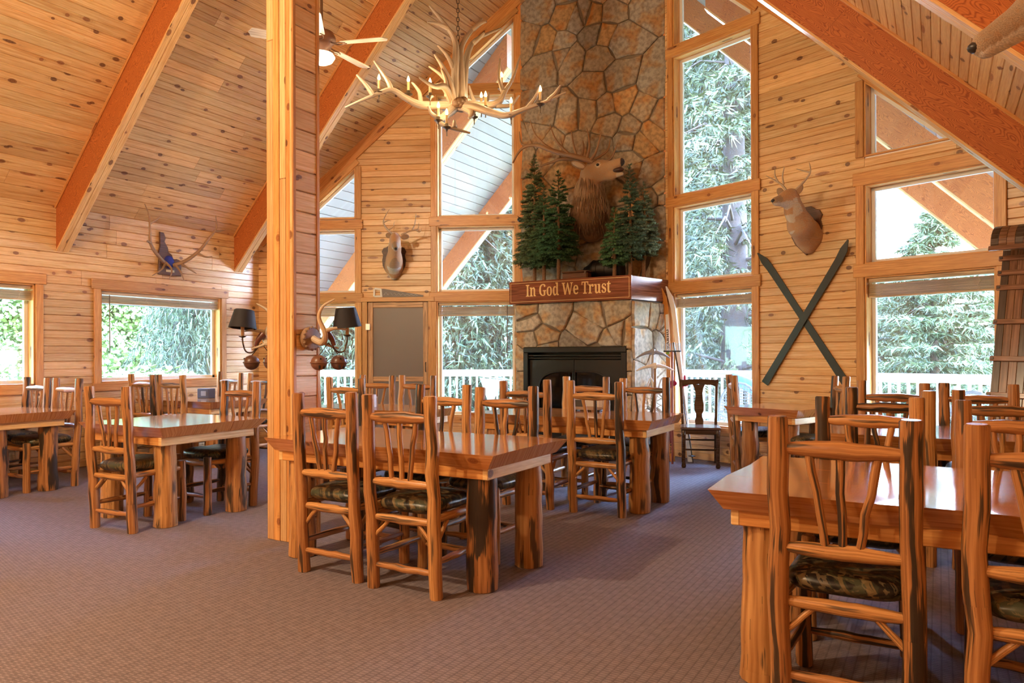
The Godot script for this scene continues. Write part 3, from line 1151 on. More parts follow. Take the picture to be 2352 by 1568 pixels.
func stones(parent: Node, xf: Transform3D, rect: Rect2, n: int, sd: int, pale: float, hole := Rect2()) -> void:
	var r := RandomNumberGenerator.new()
	r.seed = sd * 7
	for cell in voronoi(rect, n, sd, 1):
		if cell.size() < 3:
			continue
		# break each edge once so that the outline is not a plain polygon
		var rough := PackedVector2Array()
		for q in cell.size():
			var a: Vector2 = cell[q]
			var b: Vector2 = cell[(q + 1) % cell.size()]
			rough.append(a)
			if a.distance_to(b) > 0.14:
				var e := (b - a)
				rough.append((a + b) * 0.5 + Vector2(-e.y, e.x) * sin((a.x + b.x) * 31.0 + (a.y + b.y) * 17.0) * 0.05)
		var list := Geometry2D.offset_polygon(rough, -0.008, Geometry2D.JOIN_ROUND)
		if hole.size.x > 0:
			var hp := PackedVector2Array([hole.position, Vector2(hole.end.x, hole.position.y), hole.end, Vector2(hole.position.x, hole.end.y)])
			var nl := []
			for p in list:
				nl.append_array(Geometry2D.clip_polygons(p, hp))
			list.assign(nl)
		for p in list:
			if p.size() < 3:
				continue
			var q: PackedVector2Array = p
			var area := 0.0
			for k in q.size():
				area += q[k].cross(q[(k + 1) % q.size()])
			if absf(area) < 0.008:
				continue
			var c := Color(0.42, 0.30, 0.17).lerp(Color(0.40, 0.33, 0.25), r.randf())
			if r.randf() < 0.25:
				c = Color(0.48, 0.27, 0.09)
			if r.randf() < 0.2:
				c = Color(0.33, 0.29, 0.24)
			c = c.lerp(Color(0.62, 0.57, 0.48), pale * r.randf_range(0.7, 1.0))
			c = c * r.randf_range(0.85, 1.15)
			var mb := MB.new()
			mb.col = c
			mb.uo = Vector2(r.randf(), r.randf())
			var dep := r.randf_range(0.022, 0.038)
			var inner := Geometry2D.offset_polygon(q, -0.012, Geometry2D.JOIN_MITER)
			var ok := inner.size() == 1 and inner[0].size() >= 3
			var bs := xf.basis.orthonormalized()
			for k in q.size():
				var a := q[k]
				var b := q[(k + 1) % q.size()]
				var e := b - a
				var on := Vector2(e.y, -e.x).normalized() * signf(area)
				mb.face([xf * Vector3(a.x, a.y, 0), xf * Vector3(b.x, b.y, 0), xf * Vector3(b.x, b.y, dep * 0.6), xf * Vector3(a.x, a.y, dep * 0.6)], bs * Vector3(on.x, on.y, 0), [a, b, b, a])
			if ok and inner[0].size() == q.size():
				var off := 0
				var best := 1e9
				for k in q.size():
					var dd: float = inner[0][k].distance_to(q[0])
					if dd < best:
						best = dd
						off = k
				var tp := PackedVector2Array()
				for k in q.size():
					tp.append(inner[0][(off + k) % q.size()])
				for k in q.size():
					var k2 := (k + 1) % q.size()
					var e := q[k2] - q[k]
					var on := Vector2(e.y, -e.x).normalized() * signf(area)
					mb.face([xf * Vector3(q[k].x, q[k].y, dep * 0.6), xf * Vector3(q[k2].x, q[k2].y, dep * 0.6), xf * Vector3(tp[k2].x, tp[k2].y, dep), xf * Vector3(tp[k].x, tp[k].y, dep)], (bs * Vector3(on.x, on.y, 0.8)).normalized(), [q[k], q[k2], tp[k2], tp[k]])
				q = tp
			else:
				dep *= 0.6
			var cen := Vector2.ZERO
			for w in q:
				cen += w / q.size()
			var tilt := Vector3(r.randf_range(-0.05, 0.05), r.randf_range(-0.05, 0.05), 1).normalized()
			var s0 := mb.v.size()
			mb.add(xf * Vector3(cen.x, cen.y, dep + 0.004), bs * tilt, cen)
			for w in q:
				mb.add(xf * Vector3(w.x, w.y, dep), bs * (tilt + Vector3(w.x - cen.x, w.y - cen.y, 0) * 0.5).normalized(), w)
			for k in q.size():
				mb.tri(s0, s0 + 1 + k, s0 + 1 + (k + 1) % q.size())
			obj("stone", mb, M.stone, parent)

func build_chimney() -> void:
	var zs := 9.12
	var r := struct("wall_chimney")
	rbox("mortar", r, M.mortar, W(-5.2, 0, zs + 0.3), W(-3.02, 8.0, zs), 0.0)
	stones(r, T(W(-4.11, 0, zs), Basis(Vector3(1, 0, 0), Vector3.UP, Vector3(0, 0, 1))), Rect2(-1.08, 2.15, 2.16, 5.4), 84, 5, 0.15)
	# cedar edge boards beside the stone
	rbox("edge_board", r, M.trim, W(-5.23, 0.4, zs + 0.04), W(-5.16, 7.2, zs - 0.02), 0.004, Color(1.0, 0.75, 0.6))
	rbox("edge_board", r, M.trim, W(-3.06, 0.4, zs + 0.04), W(-2.99, 7.2, zs - 0.02), 0.004, Color(1.0, 0.75, 0.6))

	# fireplace body
	var f := thing("fireplace", "tan stone fireplace with black insert under the lettered mantel", "fireplace", W(-4.0, 0, 8.31))
	var body := PackedVector2Array([Vector2(-0.8, 0), Vector2(0.8, 0), Vector2(1.0, -0.78), Vector2(-1.18, -0.78)])
	# body as front, sides (local z towards the camera, 0 at the stone backing)
	var mb := MB.new()
	mb.prism(T(Vector3(-0.8, 0, -0.001), Basis.IDENTITY), PackedVector2Array([Vector2(0, 1.40), Vector2(1.6, 1.40), Vector2(1.6, 1.965), Vector2(0, 1.965)]), 0.001)
	rbox("lintel_backing", f, M.mortar, Vector3(-0.8, 1.40, -0.3), Vector3(0.8, 1.965, 0), 0.0)
	rbox("jamb_backing", f, M.mortar, Vector3(-0.8, 0, -0.3), Vector3(-0.69, 1.40, 0), 0.0)
	rbox("jamb_backing", f, M.mortar, Vector3(0.75, 0, -0.3), Vector3(0.8, 1.40, 0), 0.0)
	stones(f, T(Vector3(0, 0, 0)), Rect2(-0.81, 0.02, 1.62, 1.95), 42, 15, 0.45, Rect2(-0.69, -0.1, 1.43, 1.505))
	for s in 2:
		var a := Vector3(0.8, 0, 0) if s == 0 else Vector3(-1.18, 0, -0.8)
		var b := Vector3(1.0, 0, -0.79) if s == 0 else Vector3(-0.8, 0, 0)
		var u := (b - a).normalized()
		var nn := u.cross(Vector3.UP)
		if nn.z < 0 and s == 1:
			nn = -nn
		if s == 0 and nn.x < 0:
			nn = -nn
		var xf := T(a, Basis(u, Vector3.UP, nn))
		var m2 := MB.new()
		m2.box(T(xf * Vector3(a.distance_to(b) / 2, 0.98, -0.05), xf.basis), Vector3(a.distance_to(b), 1.965, 0.1))
		obj("side_backing", m2, M.mortar, f)
		stones(f, xf, Rect2(0, 0.02, a.distance_to(b), 1.94), 24, 25 + s, 0.75)
	# black insert
	var k := Color(1, 1, 1)
	rbox("surround", f, M.black, Vector3(-0.69, 1.33, -0.05), Vector3(0.74, 1.40, 0.035), 0.006, k)
	rbox("surround", f, M.black, Vector3(-0.69, 0, -0.05), Vector3(-0.62, 1.33, 0.035), 0.006, k)
	rbox("surround", f, M.black, Vector3(0.67, 0, -0.05), Vector3(0.74, 1.33, 0.035), 0.006, k)
	rbox("firebox_back", f, M.black, Vector3(-0.66, 0, -0.28), Vector3(0.71, 1.36, -0.2), 0.0, k * 0.5)
	for j in 2:
		rbox("louvre", f, M.black, Vector3(-0.62, 1.25 + j * 0.034, -0.06), Vector3(0.67, 1.268 + j * 0.034, 0.012), 0.003, k * (2.0 if j == 0 else 0.8))
	rbox("lower_grille", f, M.black, Vector3(-0.62, 0.0, -0.05), Vector3(0.67, 0.3, 0.01), 0.003, k)
	for s in [-1.0, 1.0]:
		var x0 := 0.025 + (0.0 if s > 0 else 0.0)
		# face plate with an arched opening half
		var dw := 0.64
		var arch := PackedVector2Array()
		var hw2 := 0.50
		arch.append(Vector2(0.012, 0.38))
		arch.append(Vector2(hw2, 0.38))
		for q in 9:
			var an := q / 8.0 * PI * 0.5
			arch.append(Vector2(hw2 * pow(cos(an), 0.55) if q < 8 else 0.012, 0.86 + 0.23 * pow(sin(an), 0.8)))
		arch[arch.size() - 1] = Vector2(0.012, 1.09)
		var plate := PackedVector2Array([Vector2(0.004, 0.3), Vector2(dw, 0.3), Vector2(dw, 1.235), Vector2(0.004, 1.235)])
		var piece := PackedVector2Array([Vector2(0.004, 0.3), Vector2(dw, 0.3), Vector2(dw, 1.235), Vector2(0.004, 1.235), Vector2(0.004, 1.09)])
		for q in range(arch.size() - 2, -1, -1):
			piece.append(arch[q])
		piece[piece.size() - 1] = Vector2(0.004, 0.38)
		if s < 0:
			for q in piece.size():
				piece[q].x = -piece[q].x
			for q in arch.size():
				arch[q].x = -arch[q].x
		var m3 := MB.new()
		m3.prism(T(Vector3(0.025, 0, -0.03)), piece, 0.02, 0.0)
		m3.col = Color(1.2, 1.2, 1.25)
		var door := obj("door", m3, M.black, f)
		var m4 := MB.new()
		m4.prism(T(Vector3(0.025, 0, -0.035)), arch, 0.012)
		obj("glass", m4, M.dark_glass, door)
		var m5 := MB.new()
		m5.col = Color(2.2, 2.2, 2.3)
		var rim := []
		for q in range(1, arch.size()):
			rim.append(Vector3(arch[q].x + 0.025, arch[q].y, -0.01))
		m5.tube(rim, [0.013], 6)
		m5.tube([Vector3(0.025 + s * 0.012, 0.38, -0.01), Vector3(0.025 + s * 0.012, 1.09, -0.01)], [0.011], 6)
		obj("arch_rim", m5, M.black, door)

	# mantel
	var mt := thing("mantel", "reddish wooden mantel beam with gold lettering over the fireplace", "mantel", W(-4.02, 1.968, 8.25))
	var mp := PackedVector2Array([Vector2(-0.85, 0), Vector2(0.84, 0), Vector2(1.04, 0.84), Vector2(1.02, 0.87), Vector2(-1.15, 0.87)])
	var m6 := MB.new()
	m6.col = Color(0.30, 0.10, 0.05)
	m6.prism(Transform3D(Basis(Vector3(1, 0, 0), Vector3(0, 0, -1), Vector3(0, 1, 0)), Vector3(0, 0, 0)), mp, 0.285, 0.004)
	obj("beam", m6, M.gloss_grain, mt)
	rbox("face_board", mt, M.gloss_grain, Vector3(-0.855, -0.004, -0.004), Vector3(0.845, 0.289, 0.016), 0.004, Color(0.27, 0.085, 0.045))
	var gold := Color(0.80, 0.52, 0.20)
	for e in [[-0.83, 0.02, 0.82, 0.025], [-0.83, 0.262, 0.82, 0.267], [-0.83, 0.02, -0.825, 0.267], [0.815, 0.02, 0.82, 0.267]]:
		rbox("border_line", mt, M.satin, Vector3(e[0], e[1], 0.0155), Vector3(e[2], e[3], 0.0175), 0.0, gold)
	var font := SystemFont.new()
	font.font_names = PackedStringArray(["Droid Serif"])
	font.font_weight = 700
	text3(mt, "In God We Trust", font, Vector3(-0.6, 0.085, 0.0155), 0.165, 1.18, gold, "lettering")

func text3(parent: Node, s: String, font: Font, at: Vector3, height: float, width: float, color: Color, called: String, turn := Basis.IDENTITY) -> void:
	var tm := TextMesh.new()
	tm.text = s
	tm.font = font
	tm.font_size = 64
	tm.pixel_size = 0.01
	tm.depth = 0.1
	tm.horizontal_alignment = HORIZONTAL_ALIGNMENT_LEFT
	tm.vertical_alignment = VERTICAL_ALIGNMENT_BOTTOM
	var m := StandardMaterial3D.new()
	m.albedo_color = color.linear_to_srgb()
	m.roughness = 0.4
	tm.material = m
	var box := tm.get_aabb()
	var o := MeshInstance3D.new()
	o.mesh = tm
	put(o, called, parent)
	var sx := width / maxf(box.size.x, 0.01)
	var sy := height / maxf(box.size.y, 0.01)
	o.transform = Transform3D(turn * Basis.from_scale(Vector3(sx, sy, 0.03)), at - turn * Vector3(box.position.x * sx, box.position.y * sy, 0))

# ------------------------------------------------------------------ log furniture
func log_into(mb: MB, a: Vector3, b: Vector3, r0: float, r1: float, wob := 0.006, segs := 6, sides := 10) -> void:
	var pts := []
	var rad := []
	var d := (b - a).normalized()
	var s := d.cross(Vector3(0.3, 0.2, 0.9)).normalized()
	var o := d.cross(s)
	mb.uo = Vector2(rng.randf() * 3.0, rng.randf())
	var e := 0.006
	pts.append(a)
	rad.append(r0 * 0.86)
	for k in segs + 1:
		var t := float(k) / segs
		var w := sin(t * PI)
		pts.append(a.lerp(b, clampf(t, 0.0, 1.0)) + d * (e if k == 0 else (-e if k == segs else 0.0)) + s * rng.randf_range(-wob, wob) * w + o * rng.randf_range(-wob, wob) * w)
		rad.append(lerpf(r0, r1, t) * rng.randf_range(0.94, 1.07))
	pts.append(b)
	rad.append(r1 * 0.86)
	mb.tube(pts, rad, sides, true, 1.0, 1.0)

func log_part(called: String, parent: Node, mt: Material, a: Vector3, b: Vector3, r0: float, r1: float, wob := 0.006, segs := 6, sides := 10, tint := Color(1, 1, 1)) -> MeshInstance3D:
	var mb := MB.new()
	mb.col = tint
	log_into(mb, a, b, r0, r1, wob, segs, sides)
	return obj(called, mb, mt, parent)

# drawknifed rail: thick in the middle, thin at both ends
func rail_part(called: String, parent: Node, mt: Material, a: Vector3, b: Vector3, rm: float, re: float, tint := Color(1, 1, 1)) -> void:
	var mb := MB.new()
	mb.col = tint
	mb.uo = Vector2(rng.randf() * 3, rng.randf())
	var pts := []
	var rad := []
	for k in 9:
		var t := k / 8.0
		var w := sin(t * PI)
		pts.append(a.lerp(b, t) + Vector3(rng.randf_range(-1, 1), rng.randf_range(-1, 1), rng.randf_range(-1, 1)) * 0.003 * w)
		rad.append(lerpf(re, rm, pow(w, 0.8)) * rng.randf_range(0.96, 1.05))
	mb.tube(pts, rad, 9)
	obj(called, mb, mt, parent)

func cushion_part(parent: Node, c: Vector3, a: float, b: float, h: float) -> void:
	var mb := MB.new()
	mb.uo = Vector2(rng.randf(), rng.randf())
	var nu := 28
	var nv := 12
	var rows := []
	for k in nv + 1:
		var ph := -PI / 2 + PI * k / nv
		var s0 := mb.v.size()
		for j in nu + 1:
			var th := TAU * j / nu
			var cx := signf(cos(th)) * pow(absf(cos(th)), 0.42)
			var cz := signf(sin(th)) * pow(absf(sin(th)), 0.42)
			var cr := pow(absf(cos(ph)), 0.5)
			var y := signf(sin(ph)) * pow(absf(sin(ph)), 0.75)
			var p := Vector3(cx * cr * a, y * h, cz * cr * b)
			if y > 0:
				p.y += 0.004 * sin(p.x * 34.0 + p.z * 21.0) * (1.0 - absf(cx * cr) * 0.3)
			var g := Vector3(signf(cx) * pow(absf(cx * cr), 3.4) / a, signf(y) * pow(absf(y), 1.6) / h, signf(cz) * pow(absf(cz * cr), 3.4) / b)
			mb.add(c + p, g.normalized() if g.length() > 1e-6 else Vector3(0, signf(ph), 0), Vector2(p.x + p.y * 0.6, p.z + p.y * 0.5))
		rows.append(s0)
	for k in nv:
		for j in nu:
			var q: int = rows[k] + j
			var w: int = rows[k + 1] + j
			mb.tri(q, w, q + 1)
			mb.tri(q + 1, w, w + 1)
	obj("seat_cushion", mb, M.camo, parent)

func make_chair(sd: int) -> Node3D:
	rng.seed = sd
	var r := Node3D.new()
	var mats := [M.log_a, M.log_b, M.log_c, M.log_a]
	var m1: Material = mats[sd % 4]
	var m2: Material = mats[(sd / 2) % 4]
	var ms: Material = M.log_c
	for s in [-1.0, 1.0]:
		log_part("back_post", r, m1 if s < 0 else m2, Vector3(s * 0.215, 0, 0.0), Vector3(s * 0.213, 1.088 + rng.randf_range(-0.012, 0.008), 0.05), 0.037, 0.036, 0.008, 8, 12)
		log_part("front_leg", r, m2 if s < 0 else m1, Vector3(s * 0.20, 0, -0.44), Vector3(s * 0.20, 0.475, -0.44), 0.033, 0.031, 0.005, 5, 10)
	rail_part("top_rail", r, m1, Vector3(-0.2, 0.965, 0.044), Vector3(0.2, 0.965, 0.044), 0.034, 0.019)
	rail_part("lower_rail", r, ms, Vector3(-0.2, 0.605, 0.026), Vector3(0.2, 0.605, 0.026), 0.029, 0.017)
	for k in 3:
		var x := (k - 1) * 1.0
		log_part("spindle", r, m2 if k == 1 else m1, Vector3(x * 0.055 + rng.randf_range(-0.008, 0.008), 0.61, 0.026), Vector3(x * 0.105 + rng.randf_range(-0.01, 0.01), 0.955, 0.043), 0.0145, 0.0155, 0.007, 5, 8)
	rail_part("seat_rail", r, ms, Vector3(-0.2, 0.405, 0.012), Vector3(0.2, 0.405, 0.012), 0.026, 0.017)
	rail_part("seat_rail", r, ms, Vector3(-0.19, 0.415, -0.44), Vector3(0.19, 0.415, -0.44), 0.024, 0.017)
	for s in [-1.0, 1.0]:
		rail_part("seat_rail", r, ms, Vector3(s * 0.208, 0.422, 0.0), Vector3(s * 0.2, 0.422, -0.43), 0.024, 0.016)
		rail_part("stretcher", r, m2, Vector3(s * 0.21, 0.19, 0.0), Vector3(s * 0.2, 0.19, -0.43), 0.02, 0.013)
		log_part("brace", r, ms, Vector3(s * 0.2, 0.29, 0.012), Vector3(s * 0.10, 0.39, 0.006), 0.013, 0.012, 0.003, 3, 7)
		log_part("brace", r, ms, Vector3(s * 0.207, 0.29, -0.01), Vector3(s * 0.205, 0.4, -0.12), 0.013, 0.012, 0.003, 3, 7)
	rail_part("stretcher", r, m1, Vector3(-0.2, 0.135, 0.006), Vector3(0.2, 0.135, 0.006), 0.021, 0.014)
	rail_part("stretcher", r, m2, Vector3(-0.19, 0.15, -0.44), Vector3(0.19, 0.15, -0.44), 0.02, 0.013)
	cushion_part(r, Vector3(0, 0.478, -0.205), 0.205, 0.222, 0.05)
	return r

func make_table(lx: float, lz: float, label: String, at: Vector3, turn: float, sd: int, boards := 3) -> Node3D:
	rng.seed = sd
	var r := thing("log_table", label, "table", at, turn, "log dining tables")
	var top := 0.775
	var th := 0.082
	var hx := lx / 2
	var hz := lz / 2
	var n := 20
	# wavy live edges
	var ph := [rng.randf() * 6, rng.randf() * 6, rng.randf() * 6, rng.randf() * 6]
	for b in boards:
		var mb := MB.new()
		mb.uo = Vector2(rng.randf() * 2, rng.randf())
		var k0 := rng.randf_range(0.9, 1.06)
		mb.col = Color(k0, k0 * rng.randf_range(0.94, 1.02), k0 * 0.95)
		var za := -hz + 2 * hz * b / boards
		var zb := -hz + 2 * hz * (b + 1) / boards
		var rows := []
		for k in n + 1:
			var t := float(k) / n
			var x := lerpf(-hx, hx, t)
			var x0: float = x
			var edge_a: float = za + 0.0012
			var edge_b: float = zb - 0.0012
			var ina := 0.0
			var inb := 0.0
			if b == 0:
				edge_a += 0.012 * sin(x * 5.0 + ph[0]) + 0.007 * sin(x * 13.0 + ph[1])
				ina = 0.05 + 0.012 * sin(x * 9.0 + ph[2])
			if b == boards - 1:
				edge_b += 0.012 * sin(x * 5.3 + ph[2]) + 0.007 * sin(x * 12.0 + ph[3])
				inb = 0.05 + 0.012 * sin(x * 8.0 + ph[1])
			rows.append([x0, edge_a, edge_b, ina, inb])
		var endw := func(z: float, s: float) -> float: return s * (0.010 * sin(z * 7.0 + ph[1] + s) + 0.008 * sin(z * 17.0 + ph[0]))
		var ei := 0.05
		# top
		for k in n:
			var p: Array = rows[k]
			var q: Array = rows[k + 1]
			var pts := []
			var uvs := []
			for e in [[p, 1], [q, 1], [q, 2], [p, 2]]:
				var z: float = e[0][e[1]]
				var x: float = e[0][0]
				if k == 0 and e[0] == p:
					x += endw.call(z, -1.0)
				if k == n - 1 and e[0] == q:
					x += endw.call(z, 1.0)
				pts.append(Vector3(x, top, z))
				uvs.append(Vector2(x, z))
			mb.face(pts, Vector3.UP, uvs)
			var bt := []
			for e in [[p, 1, 3, 1.0], [q, 1, 3, 1.0], [q, 2, 4, -1.0], [p, 2, 4, -1.0]]:
				var z: float = e[0][e[1]] + e[0][e[2]] * e[3]
				var x: float = e[0][0]
				if k == 0 and e[0] == p:
					x += ei
				if k == n - 1 and e[0] == q:
					x -= ei
				bt.append(Vector3(x, top - th, z))
			mb.face(bt, Vector3.DOWN, uvs)
			# long sides
			mb.face([pts[0], pts[1], bt[1], bt[0]], Vector3(0, -rows[k][3] * 1.0, -th).normalized() if b == 0 else Vector3(0, 0, -1), [Vector2(p[0], 0), Vector2(q[0], 0), Vector2(q[0], 0.09), Vector2(p[0], 0.09)])
			mb.face([pts[3], pts[2], bt[2], bt[3]], Vector3(0, -rows[k][4] * 1.0, th).normalized() if b == boards - 1 else Vector3(0, 0, 1), [Vector2(p[0], 0), Vector2(q[0], 0), Vector2(q[0], 0.09), Vector2(p[0], 0.09)])
			if k == 0:
				mb.face([pts[0], pts[3], bt[3], bt[0]], Vector3(-th, -ei, 0).normalized(), [Vector2(0, 0), Vector2(0.02, 0.3), Vector2(0.1, 0.3), Vector2(0.1, 0)])
			if k == n - 1:
				mb.face([pts[1], pts[2], bt[2], bt[1]], Vector3(th, -ei, 0).normalized(), [Vector2(0, 0), Vector2(0.02, 0.3), Vector2(0.1, 0.3), Vector2(0.1, 0)])
		obj("top_board", mb, M.slab, r)
	var ax := hx - 0.09
	var az := hz - 0.09
	for s in [-1.0, 1.0]:
		rbox("apron", r, M.trim, Vector3(-ax, top - th - 0.065, s * az - 0.017), Vector3(ax, top - th, s * az + 0.017), 0.004, Color(0.95, 0.85, 0.72))
		rbox("apron", r, M.pine, Vector3(s * ax - 0.017, top - th - 0.065, -az - 0.02), Vector3(s * ax + 0.017, top - th, az + 0.02), 0.004, Color(1.05, 1.0, 0.9))
		for q in [-1.0, 1.0]:
			var m: Material = [M.log_a, M.log_b, M.log_c][rng.randi() % 3]
			log_part("leg", r, m, Vector3(s * (ax - 0.085), 0, q * (az - 0.085)), Vector3(s * (ax - 0.085), top - th - 0.005, q * (az - 0.085)), 0.088, 0.08, 0.007, 7, 14)
	return r

func furniture() -> void:
	# X, Z of the middle of the back posts, turn, label
	var list := [
		[-3.11, 3.17, 0.0, "dark-stained log chair nearest the pine column, on the near side of the centre table"],
		[-2.54, 3.15, 0.0, "log chair on the near side of the centre table, right of the dark-stained one"],
		[-3.14, 4.30, PI, "log chair on the far left side of the centre table, facing the camera"],
		[-2.60, 4.30, PI, "log chair on the far right side of the centre table, facing the camera"],
		[-2.41, 5.47, 0.0, "log chair on the near right side of the table before the fireplace"],
		[-3.05, 5.46, 0.0, "log chair on the near left side of the table before the fireplace"],
		[-3.00, 6.5, PI, "log chair between the fireplace doors and the table with the caddy"],
		[-2.40, 6.5, PI, "log chair on the far right of the fireplace table, beside the snow tools"],
		[-5.35, 3.2, 0.06, "log chair at the square table left of the column, nearest the camera"],
		[-5.38, 4.33, PI, "log chair on the far side of the square table left of the column"],
		[-8.2, 5.3, 0.0, "left log chair on the near side of the table under the left window"],
		[-7.65, 5.3, 0.0, "right log chair on the near side of the table under the left window"],
		[-8.13, 6.4, PI, "log chair on the far side of the table under the left window, near its frame"],
		[-7.52, 6.4, PI, "log chair on the far side of the left window table, half behind the column"],
		[-8.33, 4.1, PI, "left log chair behind the table at the left edge of the picture"],
		[-7.74, 4.1, PI, "right log chair behind the table at the left edge of the picture"],
		[-5.55, 5.3, 0.0, "log chair right behind the pine column, at the table before the grey door"],
		[-4.95, 5.3, 0.0, "log chair on the near side of the table before the grey door"],
		[-5.41, 6.2, PI, "left log chair against the grey door, facing the camera"],
		[-4.85, 6.2, PI, "right log chair against the grey door, facing the camera"],
		[-0.295, 2.82, 0.0, "large log chair in the right foreground, seen from behind"],
		[0.315, 2.82, 0.0, "log chair cut by the right edge in the foreground, with a long dark crack"],
		[-0.31, 4.0, PI, "log chair on the far side of the right foreground table, behind the largest chair"],
		[0.31, 4.0, PI, "log chair on the far side of the right foreground table, at the right edge"],
		[-0.27, 5.15, 0.0, "log chair on the near side of the table below the right window"],
		[0.31, 5.15, 0.0, "log chair on the near side of the right window table, towards the toboggan"],
		[-0.31, 6.25, PI, "log chair just below the right window, left of two"],
		[0.24, 6.25, PI, "log chair just below the toboggan, right of two"],
		[-1.86, 7.88, -1.22, "rough-barked log chair left of the small table by the crossed skis"],
		[-0.86, 7.56, 1.92, "sunlit log chair right of the small table by the crossed skis"],
	]
	var protos := []
	for k in 6:
		protos.append(make_chair(100 + k * 3))
	var order := [1, 0, 2, 3, 2, 1, 0, 3, 4, 5, 2, 0, 1, 3, 5, 4, 3, 2, 4, 0, 5, 1, 2, 4, 3, 0, 1, 5, 4, 2]
	for k in list.size():
		var e: Array = list[k]
		var c: Node3D = protos[order[k]].duplicate()
		put(c, "log_chair")
		c.position = W(e[0], 0, e[1])
		c.rotation.y = e[2] + [0.0, 0.02, -0.025, 0.015, -0.01][k % 5]
		tag(c, e[3], "chair", "log dining chairs")
	for p in protos:
		p.free()
	var tabs := [
		[-2.9, 3.68, 1.75, 0.88, 0.0, "long live-edge log table in the centre, right of the pine column"],
		[-2.84, 5.98, 1.74, 0.86, 0.0, "long live-edge log table in front of the fireplace"],
		[-5.48, 3.8, 1.05, 1.0, 0.0, "square glossy log table left of the pine column, with a dark knot in its edge"],
		[-8.0, 3.62, 1.3, 0.8, 0.0, "log table at the left edge of the picture"],
		[-7.88, 5.83, 1.42, 0.84, 0.0, "log table under the wide window of the left wall"],
		[-4.98, 5.75, 1.5, 0.72, 0.0, "log table before the grey door"],
		[0.06, 3.4, 1.7, 1.08, 0.0, "big glossy log table in the right foreground"],
		[0.1, 5.72, 1.66, 0.94, 0.0, "log table below the right-hand window"],
		[-1.36, 7.73, 0.8, 0.85, -0.36, "small pale log table beside the boarded wall with crossed skis"],
	]
	var sd := 500
	for e in tabs:
		make_table(e[2], e[3], e[5], W(e[0], 0, e[1]), -e[4] if e[4] == 0.0 else e[4], sd)
		sd += 13
	rng.seed = 77
	dark_chair()

func dark_chair() -> void:
	var r := thing("wooden_chair", "dark brown wooden chair with vase-shaped splat, by the window right of the fireplace", "chair", W(-2.42, 0, 8.46), PI + 0.32)
	var c := Color(0.10, 0.055, 0.035)
	var m: Material = M.gloss_grain
	# local: seat faces -z, backrest at +z
	for s in [-1.0, 1.0]:
		var mb := MB.new()
		mb.col = c
		var pts := [Vector3(s * 0.19, 0, 0.24), Vector3(s * 0.19, 0.25, 0.20), Vector3(s * 0.19, 0.45, 0.19), Vector3(s * 0.2, 0.7, 0.22), Vector3(s * 0.21, 0.96, 0.28)]
		var sp := smooth(pts, 3)
		for k in sp.size() - 1:
			mb.box(along(sp[k], sp[k + 1] + (sp[k + 1] - sp[k]) * 0.04, Vector3(0, 0, 1)), Vector3(0.034, (sp[k + 1] as Vector3).distance_to(sp[k]) * 1.04, 0.03), 0.004)
		obj("back_leg", mb, m, r)
		var m2 := MB.new()
		m2.col = c
		m2.lathe(T(Vector3(s * 0.19, 0, -0.19)), [Vector2(0.0, 0.0), Vector2(0.02, 0.0), Vector2(0.027, 0.02), Vector2(0.018, 0.06), Vector2(0.02, 0.2), Vector2(0.024, 0.35), Vector2(0.028, 0.43), Vector2(0.0, 0.43)], 10)
		obj("front_leg", m2, m, r)
		rbox("stretcher", r, m, Vector3(s * 0.19 - 0.008, 0.17, -0.18), Vector3(s * 0.19 + 0.008, 0.195, 0.2), 0.003, c)
	rbox("stretcher", r, m, Vector3(-0.19, 0.175, -0.01), Vector3(0.19, 0.195, 0.01), 0.003, c)
	rbox("stretcher", r, m, Vector3(-0.19, 0.27, 0.19), Vector3(0.19, 0.29, 0.205), 0.003, c)
	rbox("seat", r, m, Vector3(-0.225, 0.435, -0.225), Vector3(0.225, 0.465, 0.215), 0.01, Color(0.2, 0.13, 0.1))
	rbox("seat_rail", r, m, Vector3(-0.205, 0.385, -0.205), Vector3(0.205, 0.435, 0.2), 0.004, c)
	# crest rail
	var poly := PackedVector2Array()
	for k in 13:
		var t := k / 12.0
		poly.append(Vector2(lerpf(-0.23, 0.23, t), 0.06 + 0.012 * sin(t * PI) + (0.012 if k in [0, 12] else 0.0)))
	for k in 13:
		var t := 1.0 - k / 12.0
		poly.append(Vector2(lerpf(-0.23, 0.23, t), -0.01 + 0.02 * sin(t * PI) - (0.01 if t < 0.1 or t > 0.9 else 0.0)))
	var m3 := MB.new()
	m3.col = c
	m3.prism(T(Vector3(0, 0.93, 0.265)), poly, 0.026, 0.004)
	obj("crest_rail", m3, m, r)
	# splat
	var hw := [[0.0, 0.045], [0.05, 0.05], [0.09, 0.036], [0.13, 0.036], [0.17, 0.052], [0.24, 0.056], [0.30, 0.045], [0.38, 0.04], [0.44, 0.052], [0.485, 0.075]]
	var sp := PackedVector2Array()
	for e in hw:
		sp.append(Vector2(e[1], e[0]))
	for k in range(hw.size() - 1, -1, -1):
		sp.append(Vector2(-hw[k][1], hw[k][0]))
	var m4 := MB.new()
	m4.col = c
	var tilt := Basis(Vector3.RIGHT, 0.16)
	m4.prism(T(Vector3(0, 0.46, 0.195), tilt), sp, 0.014, 0.003)
	obj("splat", m4, m, r)

